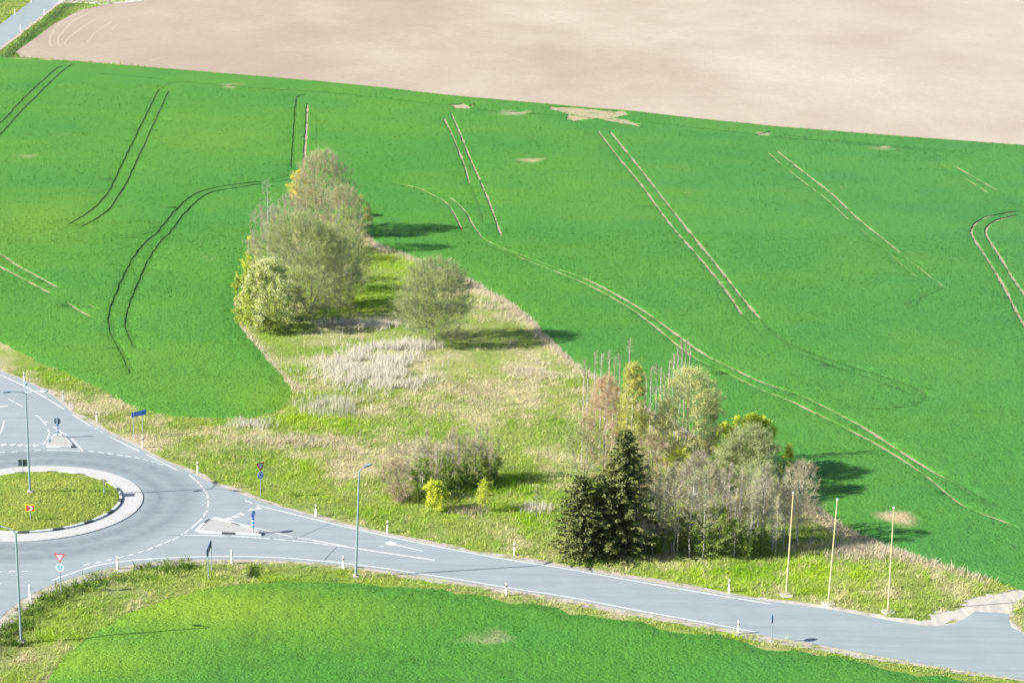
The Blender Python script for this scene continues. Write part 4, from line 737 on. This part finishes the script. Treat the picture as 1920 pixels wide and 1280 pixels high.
def grow(h, rad, bot, env, n, lobes, leader, bf=.35, stems=1):
    """points of a crown joined to the nearest, shortest-way node: a branching skeleton"""
    E = ENV[env]; t = rng.uniform(0, 1, lobes); a = rng.uniform(0, 2*PI, lobes); rr_ = rng.uniform(.35, 1, lobes)**.5*E(t)*rad*.9; lc = np.c_[rr_*np.cos(a), rr_*np.sin(a), bot+(h-bot)*t]
    pts = lc[rng.integers(0, lobes, n)]+rng.normal(0, 1, (n, 3))*[rad*.2, rad*.2, (h-bot)*.1]; m = n//2
    t = rng.uniform(.0, 1, m); a = rng.uniform(0, 2*PI, m); rr_ = np.sqrt(rng.uniform(0.05, 1, m))*E(t)*rad; pts = np.vstack([pts, np.c_[rr_*np.cos(a), rr_*np.sin(a), bot+(h-bot)*t]])
    tt = np.clip((pts[:, 2]-bot)/(h-bot), 0, 1.05); ok = (np.hypot(pts[:, 0], pts[:, 1]) < E(np.clip(tt, 0, 1))*rad*1.12+.15) & (pts[:, 2] > bot*.8+.05) & (pts[:, 2] < h*1.02); pts = pts[ok]
    nodes = []; par = []; plen = []
    for s in range(stems):
        ang = 2*PI*s/max(stems, 1)+rng.uniform(0, .8); dr = rng.uniform(.25, .5)*rad if stems > 1 else 0; k = max(3, int(leader*h/.5)); prev = -1 if s == 0 else 0; wob = rng.normal(0, .05, 2)
        for i in range(0 if s == 0 else 1, k+1):
            u = i/k; z = u*leader*h; x = dr*u*math.cos(ang)+wob[0]*math.sin(u*5)*h*.12+.12*(stems > 1)*math.cos(ang)*(i > 0); y = dr*u*math.sin(ang)+wob[1]*math.sin(u*4+1)*h*.12+.12*(stems > 1)*math.sin(ang)*(i > 0)
            nodes.append((x, y, z)); par.append(prev); plen.append(0 if prev < 0 else plen[prev]+leader*h/k); prev = len(nodes)-1
    N0 = len(nodes); order = np.argsort(np.hypot(pts[:, 0], pts[:, 1])*.8+np.abs(pts[:, 2]-.45*h)*.5); pts = pts[order]
    A = np.zeros((N0+len(pts), 3)); A[:N0] = nodes; PL = np.zeros(len(A)); PL[:N0] = plen; par += [0]*len(pts); cnt_ = N0
    for q in pts:
        d = q-A[:cnt_]; dist = np.linalg.norm(d, axis=1); cost = dist+bf*PL[:cnt_]+np.where(d[:, 2] < -.1, dist*.8, 0)+np.where(A[:cnt_, 2] < .12*h, 2*h, 0)*(h > 2.5); j = int(np.argmin(cost)); par[cnt_] = j; PL[cnt_] = PL[j]+dist[j]; A[cnt_] = q; cnt_ += 1
    par = np.array(par); tips = np.zeros(len(A)); ch = np.bincount(par[par >= 0], minlength=len(A)); tips[ch == 0] = 1
    for i in np.argsort(-PL):
        if par[i] >= 0: tips[par[i]] += tips[i]
    return A, par, tips
def make_tree(name, label, base, px_l, px_r, ytop, bot=.2, env='round', n=420, lobes=22, leader=.5, stems=1, twigs=5, twl=.6, bark='bark_grey', tw='tw_grey', leaf=None, nl=0, ls=.09, rtip=.006, droop=0, cat='tree', twr=.007, group=None, bf=.35, flowers=None, leader_r=1):
    b = P(*base); h = height_at(b, ytop); s = PXM(b); rad = (px_r-px_l)/2/s; cx = ((px_l+px_r)/2-base[0])/s
    A, par, tips = grow(h, rad, h*bot, env, n, lobes, leader, bf, stems)
    A[:, 0] += cx*np.clip(A[:, 2]/h, 0, 1)**.8
    root = thing(name, label, cat, b, 0, group)
    i = np.where(par >= 0)[0]; r1 = rtip*tips[i]**.46; r0 = np.minimum(rtip*tips[par[i]]**.46, r1*1.35); p0, p1 = A[par[i]], A[i]
    seg = p1-p0; mid = (p0+p1)/2+rng.normal(0, .06, p0.shape)*np.linalg.norm(seg, axis=1)[:, None]+np.c_[np.zeros(len(seg)), np.zeros(len(seg)), -.06*np.hypot(seg[:, 0], seg[:, 1])]
    rm = (r0+r1)/2; big = r1 > .022
    def both(sel, k):
        v1, q1 = prisms(p0[sel], mid[sel], r0[sel], rm[sel], k); v2, q2 = prisms(mid[sel], p1[sel], rm[sel], r1[sel], k); return np.vstack([v1, v2]), np.vstack([q1, q2+len(v1)])
    v, q = both(big, 6) if big.any() else both(slice(None), 3)
    link_mesh('trunk', np_mesh('trunk', v, None, M[bark], quads=q, smooth_=True), root)
    V, Qs, Tn, Mi = [], [], [], []; o_ = 0; mats = [M[tw]]+([M[leaf]] if leaf else [M[tw]])+([M[flowers[0]]] if flowers else [])+[M[bark]]
    def put(v, q, m, tint):
        nonlocal o_
        V.append(v); Qs.append(q+o_); Tn.append(tint); Mi.append(np.full(len(q), m)); o_ += len(v)
    if (~big).any():
        v, q = both(~big, 3); put(v, q, len(mats)-1, rng.uniform(0, .6, len(v)))
    # fine twigs from the thin half of the skeleton
    src = np.where((par >= 0) & (tips < max(8, n*.03)))[0]; src = np.repeat(src, int(twigs*2.2)); f_ = rng.uniform(0, 1, len(src))[:, None]
    c0 = A[par[src]]*(1-f_)+A[src]*f_; dirn = unit(A[src]-A[par[src]]); outw = unit(np.c_[c0[:, :2]-[cx, 0], (c0[:, 2]-h*.4)*.6]); d = unit(dirn*.6+outw*.55+rng.normal(0, .55, c0.shape)+[0, 0, .35-droop]); L = twl*rng.uniform(.4, 1.2, len(c0)); c1 = c0+d*L[:, None]; 
    midp = (c0+c1)/2+rng.normal(0, .05, c0.shape)*L[:, None]; tr = np.full(len(c0), twr); tn = rng.uniform(0, 1, len(c0))
    v, q = prisms(c0, midp, tr, tr*.75, 3); put(v, q, 0, np.repeat(tn, 6)); v, q = prisms(midp, c1+[0, 0, -droop*.3*twl], tr*.75, tr*.4, 3); put(v, q, 0, np.repeat(tn, 6))
    if nl:
        nl = int(nl*(4.2 if ls < .13 else 2.6)); ls *= .8 if ls < .13 else .95; k = rng.integers(0, len(c0), nl); f_ = rng.uniform(.15, 1.05, nl)[:, None]; c = c0[k]*(1-f_)+c1[k]*f_+rng.normal(0, .03+.25*ls, (nl, 3)); dd_ = unit(rng.normal(0, 1, (nl, 3))+[0, 0, .3-droop]); lsz = ls*rng.uniform(.6, 1.35, nl)
        v, q = leaf_quads(c, dd_, lsz, lsz*.62); cl = np.clip(.5+.5*np.sin(c[:, 0]*2.3+c[:, 2]*1.7)*np.cos(c[:, 1]*2.1)+rng.normal(0, .25, nl), 0, 1); put(v, q, 1, np.repeat(cl, 4))
    if flowers:
        fm, nf, fs = flowers; w_ = np.where(c1[:, 2] > h*(.35+.25*np.sin(c1[:, 0]*2)))[0]; w_ = w_ if len(w_) else np.arange(len(c1)); k = w_[rng.integers(0, len(w_), nf)]; c = c1[k]+rng.normal(0, .09, (nf, 3)); v, q = leaf_quads(c, unit(rng.normal(0, 1, (nf, 3))), fs, fs*.7); put(v, q, 2, np.repeat(rng.uniform(0, 1, nf), 4))
    link_mesh('crown', np_mesh('crown', np.vstack(V), None, mats, tint=np.concatenate(Tn), quads=np.vstack(Qs), midx=np.concatenate(Mi)), root)
    return root
def make_spruce(label, base, px_l, px_r, ytop, whorl=.3):
    b = P(*base); h = height_at(b, ytop); s = PXM(b); rad = (px_r-px_l)/2/s; cx = ((px_l+px_r)/2-base[0])/s*.3; root = thing('spruce_tree', label, 'tree', b, 0, 'dark spruces by the road')
    m_ = MB(); m_.tube([(0, 0, -.1), (cx*.5, 0, h*.5), (cx, 0, h)], [.16, .1, .015], 8); m_.build('trunk', M['bark_dark'], root)
    P0, P1, R0, R1 = [], [], [], []; LC, LD, LL = [], [], []; z = h*.03
    while z < h*.985:
        u = z/h; Rm = rad*1.32*(1-u)**.72*(1.0 if u > .2 else .7+u*1.5)+.15; nb = 9 if u < .8 else 6; a0 = rng.uniform(0, 2*PI)
        for k in range(nb):
            a = a0+2*PI*k/nb+rng.normal(0, .2); L = Rm*rng.uniform(.62, 1.1)*(1+.15*math.sin(3*a+z)); dirn = np.array([math.cos(a), math.sin(a), 0]); pz = z+rng.uniform(-.12, .12); ns = max(3, int(L/.28)); prev = np.array([cx*pz/h, 0, pz])
            for i in range(1, ns+1):
                w = i/ns; q = np.array([cx*pz/h, 0, pz])+dirn*L*w+np.array([0, 0, -L*.38*w*(1.25-.75*w)*(1.15-u)+(.25*L*u*w)]); P0.append(prev); P1.append(q); R0.append(.022*(1-w*.7)); R1.append(.018*(1-w*.7)); side = np.array([-dirn[1], dirn[0], 0])
                for _ in range(5 if w > .3 else 3):
                    sl_ = rng.uniform(.12, .42)*(1.15-w*.55); sd = side*rng.choice((-1, 1))*rng.uniform(.3, 1)+dirn*rng.uniform(.2, .9)+np.array([0, 0, rng.uniform(-.75, .12)]); sd /= np.linalg.norm(sd); st_ = prev+(q-prev)*rng.uniform(0, 1)
                    for f_ in (.2, .6, 1.):
                        LC.append(st_+sd*sl_*f_); LD.append(sd); LL.append(rng.uniform(.16, .3))
                prev = q
        z += whorl*(1.15-.5*u)
    tp = np.array([cx, 0, h]); 
    for _ in range(24): LC.append(tp-[0, 0, rng.uniform(0, .6)]); LD.append(unit(rng.normal(0, .5, (1, 3))+[0, 0, .6])[0]); LL.append(.2)
    P0, P1 = np.maximum(np.array(P0), [-99, -99, .06]), np.maximum(np.array(P1), [-99, -99, .05]); v1, q1 = prisms(P0, P1, np.array(R0), np.array(R1), 3); LC, LD, LL = np.array(LC), np.array(LD), np.array(LL); gk = LC[:, 2] > .12; LC, LD, LL = LC[gk], LD[gk], LL[gk]; v2, q2 = leaf_quads(LC, LD, LL, LL*.55)
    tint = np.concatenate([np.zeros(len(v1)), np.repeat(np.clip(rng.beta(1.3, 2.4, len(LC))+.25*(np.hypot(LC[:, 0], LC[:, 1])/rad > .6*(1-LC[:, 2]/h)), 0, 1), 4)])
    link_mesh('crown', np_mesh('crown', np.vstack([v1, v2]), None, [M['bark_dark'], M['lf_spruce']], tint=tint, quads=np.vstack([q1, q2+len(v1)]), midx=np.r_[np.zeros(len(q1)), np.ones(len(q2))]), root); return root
T_ = make_tree
# --- left grove
G = 'trees of the left grove'
T_('goat_willow', 'tall pale brown budding tree at the far end of the left grove, highest of it', (602, 436), 543, 668, 284, .06, 'dome', 1250, 46, .75, 2, 6, .75, 'bark_grey', 'tw_pink', 'lf_haze', 8500, .11, group=G)
T_('maple_tree', 'golden yellow leaved tree half hidden at the far left of the tall grove tree', (571, 410), 541, 588, 320, .35, 'round', 200, 14, .5, 1, 4, .5, 'bark_brown', 'tw_olive', 'lf_yellow', 5200, .17, group=G)
T_('goat_willow', 'olive budding tree at the right of the left grove, below the tallest tree', (655, 545), 604, 692, 392, .1, 'dome', 380, 22, .6, 2, 5, .7, 'bark_grey', 'tw_olive', 'lf_olive', 5000, .11, group=G)
T_('goat_willow', 'grey olive budding tree between the tall grove tree and the shadowed crop', (646, 470), 608, 688, 350, .05, 'dome', 420, 24, .5, 2, 6, .7, 'bark_grey', 'tw_pink', 'lf_olive', 2600, .1, group=G)
T_('young_aspen', 'small olive tree at the right rim of the left grove beside its shadow', (672, 446), 650, 696, 366, .06, 'dome', 200, 12, .6, 2, 5, .5, 'bark_grey', 'tw_olive', 'lf_amber', 1500, .11, group=G)
T_('bare_birch', 'thin bare pale birch sticking up above the left side of the grove', (503, 500), 484, 522, 338, .4, 'egg', 90, 12, .96, 1, 2, .5, 'bark_birch', 'tw_grey', None, 0, group=G)
T_('alder_tree', 'pinkish grey leafless tree left of the tall grove tree', (540, 490), 496, 594, 368, .08, 'dome', 420, 22, .5, 2, 6, .7, 'bark_grey', 'tw_pink', 'lf_brown', 900, .09, group=G)
T_('alder_tree', 'grey leafless tree at the left side of the grove, under the thin birch', (502, 530), 458, 546, 384, .08, 'dome', 400, 22, .5, 2, 6, .7, 'bark_grey', 'tw_grey', 'lf_haze', 900, .09, group=G)
T_('leafy_shrub', 'small yellow green shrub at the left edge of the grove, above the blossoming bush', (466, 520), 453, 490, 445, .05, 'round', 90, 8, .5, 3, 4, .4, 'bark_brown', 'tw_olive', 'lf_lime', 1500, .14, cat='shrub', group=G)
T_('goat_willow', 'broad olive grey willow filling the front of the left grove', (580, 588), 462, 650, 404, .04, 'dome', 1150, 46, .4, 4, 7, .85, 'bark_brown', 'tw_olive', 'lf_olive', 15000, .1, group=G)
T_('goat_willow', 'low olive willow on the right flank of the broad grove willow', (640, 575), 596, 690, 446, .06, 'dome', 380, 20, .5, 3, 5, .7, 'bark_grey', 'tw_olive', 'lf_olive', 4500, .1, group=G)
T_('birch_sapling', 'slim pale stemmed sapling in the shade right of the broad willow', (648, 560), 636, 662, 478, .3, 'column', 50, 8, .95, 1, 3, .4, 'bark_birch', 'tw_olive', 'lf_olive', 300, .1, group=G)
T_('leafy_shrub', 'yellow green shrub bulging at the left foot of the blossoming bush', (462, 606), 438, 492, 503, .02, 'dome', 150, 12, .4, 4, 4, .45, 'bark_brown', 'tw_olive', 'lf_ygreen', 5200, .15, cat='shrub', group=G)
T_('bird_cherry', 'cream blossoming bush at the front left of the grove', (503, 620), 450, 556, 490, .03, 'dome', 360, 18, .4, 4, 5, .5, 'bark_brown', 'tw_olive', 'lf_ygreen', 7000, .15, cat='bush', group=G, flowers=('lf_cream', 9000, .16))
T_('goat_willow', 'lone round olive willow standing in the middle of the meadow', (814, 641), 738, 890, 486, .1, 'dome', 950, 40, .35, 3, 7, .8, 'bark_brown', 'tw_olive', 'lf_olive', 9500, .09)
# --- clump in the middle
G2 = 'growth of the middle clump'
T_('bare_shrub', 'reddish brown leafless shrub at the left of the middle clump', (748, 938), 708, 780, 862, .02, 'fan', 230, 16, .3, 5, 6, .5, 'bark_brown', 'tw_red', 'lf_brown', 1400, .08, cat='shrub', group=G2)
T_('bare_shrub', 'thin grey haze of bare shrub behind the reddish shrub', (770, 900), 725, 830, 822, .05, 'fan', 220, 16, .3, 5, 5, .5, 'bark_grey', 'tw_pink', None, 0, cat='shrub', group=G2)
for px, l, r_, tp, lab in [((790, 934), 765, 812, 858, 'dark green leafy bush between the reddish shrub and the round yellow bush'), ((830, 915), 808, 856, 858, 'dark green leafy bush behind the round yellow bush'), ((880, 912), 852, 912, 856, 'dark green leafy bush among the bare stems right of the yellow bush'), ((918, 905), 900, 942, 850, 'dark green leafy bush at the right end of the middle clump')]:
    T_('leafy_bush', lab, px, l, r_, tp, .02, 'round', 110, 10, .4, 3, 4, .4, 'bark_brown', 'tw_olive', 'lf_green', 1500, .13, cat='bush', group=G2)
T_('yellow_bush', 'round bright yellow green bush in front of the middle clump', (818, 957), 796, 840, 906, .03, 'round', 120, 10, .4, 3, 4, .35, 'bark_brown', 'tw_olive', 'lf_lime', 3000, .13, cat='bush')
T_('young_tree', 'slim yellow green young tree right of the round yellow bush', (909, 958), 892, 924, 900, .25, 'egg', 90, 8, .9, 1, 4, .3, 'bark_grey', 'tw_olive', 'lf_lime', 700, .12, rtip=.005)
T_('young_tree', 'tiny thin sapling with hardly any leaves left of the spruces', (1006, 968), 998, 1014, 912, .4, 'egg', 30, 5, .97, 1, 3, .3, 'bark_grey', 'tw_olive', 'lf_haze', 60, .09, rtip=.007)
# --- saplings: a few kinds, then copies
def sap(name, label, base, w, ytop, tw='tw_grey', leaf=None, nl=0, bark='bark_pale', bot=.3, n=60, twigs=3, rt=.0075, group=None, env='column'):
    return T_(name, label, base, base[0]-w/2, base[0]+w/2, ytop, bot, env, n, 10, .97, 1, twigs, .5, bark, tw, leaf, nl, .08, rt, group=group, twr=.008, bf=.15)
LM = 'thin grey leafless sapling in the middle clump, pale straight stem'
sm = [sap('sapling', LM, (800, 905), 36, 805, 'tw_pink', 'lf_olive', 120, group=G2), sap('sapling', LM, (850, 900), 40, 800, 'tw_pink', 'lf_brown', 120, group=G2), sap('sapling', LM, (900, 895), 42, 800, 'tw_olive', 'lf_olive', 160, group=G2)]
for k in range(18):
    x = 785+k*8.6+rng.normal(0, 4); y = 915-(x-780)*.12+rng.normal(0, 7); copy_thing(sm[k % 3], P(x, y), rng.uniform(0, 6), rng.uniform(.7, 1.0))
GT = 'saplings of the thicket behind the poles'; LT = 'thin grey leafless sapling in the dense thicket between the spruces and the poles'
st_ = [sap('sapling', LT, (1210, 1036), 44, 872, 'tw_pink', 'lf_brown', 150, n=70, twigs=3, group=GT), sap('sapling', LT, (1260, 1036), 48, 868, group=GT, n=70, twigs=3), sap('sapling', LT, (1320, 1038), 50, 862, 'tw_pink', 'lf_olive', 260, n=75, twigs=3, group=GT), sap('sapling', LT, (1400, 1035), 54, 860, 'tw_olive', 'lf_olive', 300, n=75, twigs=3, group=GT), sap('sapling', LT, (1430, 1030), 46, 866, 'tw_grey', 'lf_haze', 250, 'bark_birch', n=70, twigs=3, group=GT)]
lim = P2([(1195, 1040), (1300, 1042), (1400, 1046), (1440, 1040), (1470, 1014), (1500, 990), (1522, 960), (1490, 925), (1400, 905), (1300, 900), (1225, 940)])
lo, hi = lim.min(0), lim.max(0); got = 0
pts_ = []
while got < 84:
    q = rng.uniform(lo, hi)
    if inside(q[None], lim)[0] and all(np.hypot(*(q-o)) > .55 for o in pts_):
        pts_.append(q); k = int(rng.integers(0, 5)); yb = Q((*q, 0))[1]; tl = 868+max(0, 1250-Q((*q, 0))[0])*.35+max(0, Q((*q, 0))[0]-1430)*.4; copy_thing(st_[k], (*q, 0), rng.uniform(0, 6), max(.3, min(1.03, (yb-tl-rng.uniform(-6, 30))/168))); got += 1
front = P2([(1200, 1040), (1300, 1043), (1400, 1046), (1440, 1042), (1470, 1014), (1500, 992)])
for q in resample(front, 1.0): q = q+rng.normal(0, .25, 2); copy_thing(st_[int(rng.integers(0, 5))], (*q, 0), rng.uniform(0, 6), rng.uniform(.6, .88))
T_('aspen_tree', 'spreading bare grey tree with pale stem at the right end of the thicket', (1495, 1016), 1452, 1545, 868, .25, 'egg', 260, 18, .8, 1, 5, .6, 'bark_birch', 'tw_pink', 'lf_brown', 500, .09)
T_('aspen_tree', 'bare pale leaning stemmed tree right of the big spruce', (1222, 1036), 1190, 1262, 905, .2, 'egg', 150, 12, .8, 2, 5, .5, 'bark_grey', 'tw_pink', None, 0)
# --- right grove
G3 = 'trees of the right grove'
make_spruce('tall dark spruce, highest conifer, at the left front of the right grove', (1166, 1034), 1094, 1238, 804)
make_spruce('shorter dark spruce with pointed top, leftmost conifer at the roadside', (1086, 1044), 1032, 1138, 890)
make_spruce('dark spruce squeezed between the tall and the short spruce', (1126, 1040), 1080, 1172, 890)
T_('birch_tree', 'reddish birch with white trunk behind the spruces', (1129, 905), 1088, 1172, 704, .2, 'egg', 420, 22, .95, 1, 6, .6, 'bark_birch', 'tw_red', 'lf_red', 3000, .09, droop=.25, group=G3, twr=.006)
T_('birch_tree', 'slim yellow leaved birch pointing up right of the reddish birch', (1180, 915), 1150, 1212, 682, .25, 'egg', 340, 20, .97, 1, 5, .55, 'bark_birch', 'tw_olive', 'lf_gold', 4200, .11, group=G3)
T_('birch_tree', 'broad pale yellow birch, biggest crown of the right grove', (1284, 905), 1222, 1346, 694, .18, 'round', 700, 34, .85, 1, 6, .75, 'bark_birch', 'tw_olive', 'lf_pale', 9500, .1, group=G3, droop=.1)
T_('leafy_shrub', 'yellow green shrub left of the reddish birch', (1092, 900), 1052, 1130, 782, .05, 'round', 220, 16, .4, 3, 5, .6, 'bark_brown', 'tw_olive', 'lf_haze', 1800, .09, cat='shrub', group=G3)
T_('bare_shrub', 'brownish bare shrub between the tall spruce and the broad birch', (1215, 925), 1178, 1262, 820, .05, 'round', 260, 16, .5, 3, 6, .6, 'bark_brown', 'tw_red', 'lf_brown', 900, .08, cat='shrub', group=G3)
T_('leafy_shrub', 'lime leaved shrub under the broad yellow birch', (1262, 925), 1225, 1312, 845, .05, 'round', 200, 14, .4, 3, 4, .5, 'bark_brown', 'tw_olive', 'lf_lime', 1700, .12, cat='shrub', group=G3)
T_('bare_shrub', 'dark grey bare shrub in front of the broad yellow birch', (1312, 960), 1268, 1356, 848, .1, 'round', 320, 18, .4, 4, 6, .6, 'bark_dark', 'tw_grey', None, 0, cat='shrub', group=G3)
T_('maple_tree', 'bright lime maple at the back right of the right grove', (1405, 885), 1362, 1448, 780, .15, 'round', 240, 14, .5, 1, 4, .5, 'bark_brown', 'tw_olive', 'lf_lime', 5000, .17, group=G3)
T_('maple_tree', 'small bright lime bush left of the lime maple', (1362, 880), 1334, 1392, 795, .1, 'round', 120, 10, .5, 2, 4, .5, 'bark_brown', 'tw_olive', 'lf_lime', 1800, .16, group=G3)
T_('goat_willow', 'rounded pale green willow in front of the lime maple', (1398, 930), 1342, 1458, 802, .1, 'dome', 520, 26, .4, 3, 6, .7, 'bark_grey', 'tw_olive', 'lf_haze', 6500, .1, group=G3)
T_('young_tree', 'slim lime green young tree right of the pale willow', (1474, 925), 1462, 1490, 838, .2, 'column', 70, 8, .9, 1, 4, .4, 'bark_grey', 'tw_olive', 'lf_lime', 800, .13, group=G3)
for px, l, r_, tp, lab in [((1335, 1043), 1292, 1386, 956, 'dark green leafy bush at the front foot of the thicket'), ((1280, 1030), 1256, 1312, 965, 'green leafy bush left of the front thicket bush'), ((1405, 1040), 1380, 1440, 990, 'low green leafy bush at the right foot of the thicket'), ((1232, 1034), 1206, 1262, 985, 'dark bush right at the foot of the tall spruce')]:
    T_('leafy_bush', lab, px, l, r_, tp, .02, 'round', 170, 12, .4, 4, 5, .4, 'bark_brown', 'tw_olive', 'lf_green', 2600, .14, cat='bush')
LP = 'thin white bare birch pole rising behind the right grove'
bp = sap('birch_sapling', LP, (1110, 880), 14, 665, bark='bark_birch', n=30, twigs=3, bot=.45, rt=.009, group='bare birch poles behind the right grove')
for x, y, s_ in [(1090, 878, .92), (1098, 870, .86), (1122, 872, .95), (1135, 880, 1.0), (1146, 868, .9), (1155, 890, 1.02), (1172, 880, 1.1), (1215, 885, .9), (1224, 892, .95), (1232, 880, .86), (1256, 878, .98), (1263, 872, 1.0), (1270, 870, 1.05), (1277, 868, 1.06), (1285, 872, 1.04), (1248, 885, .95), (1240, 900, .9), (1205, 900, .88), (1320, 890, .8), (1335, 900, .72)]:
    copy_thing(bp, P(x, y), rng.uniform(0, 6), s_)
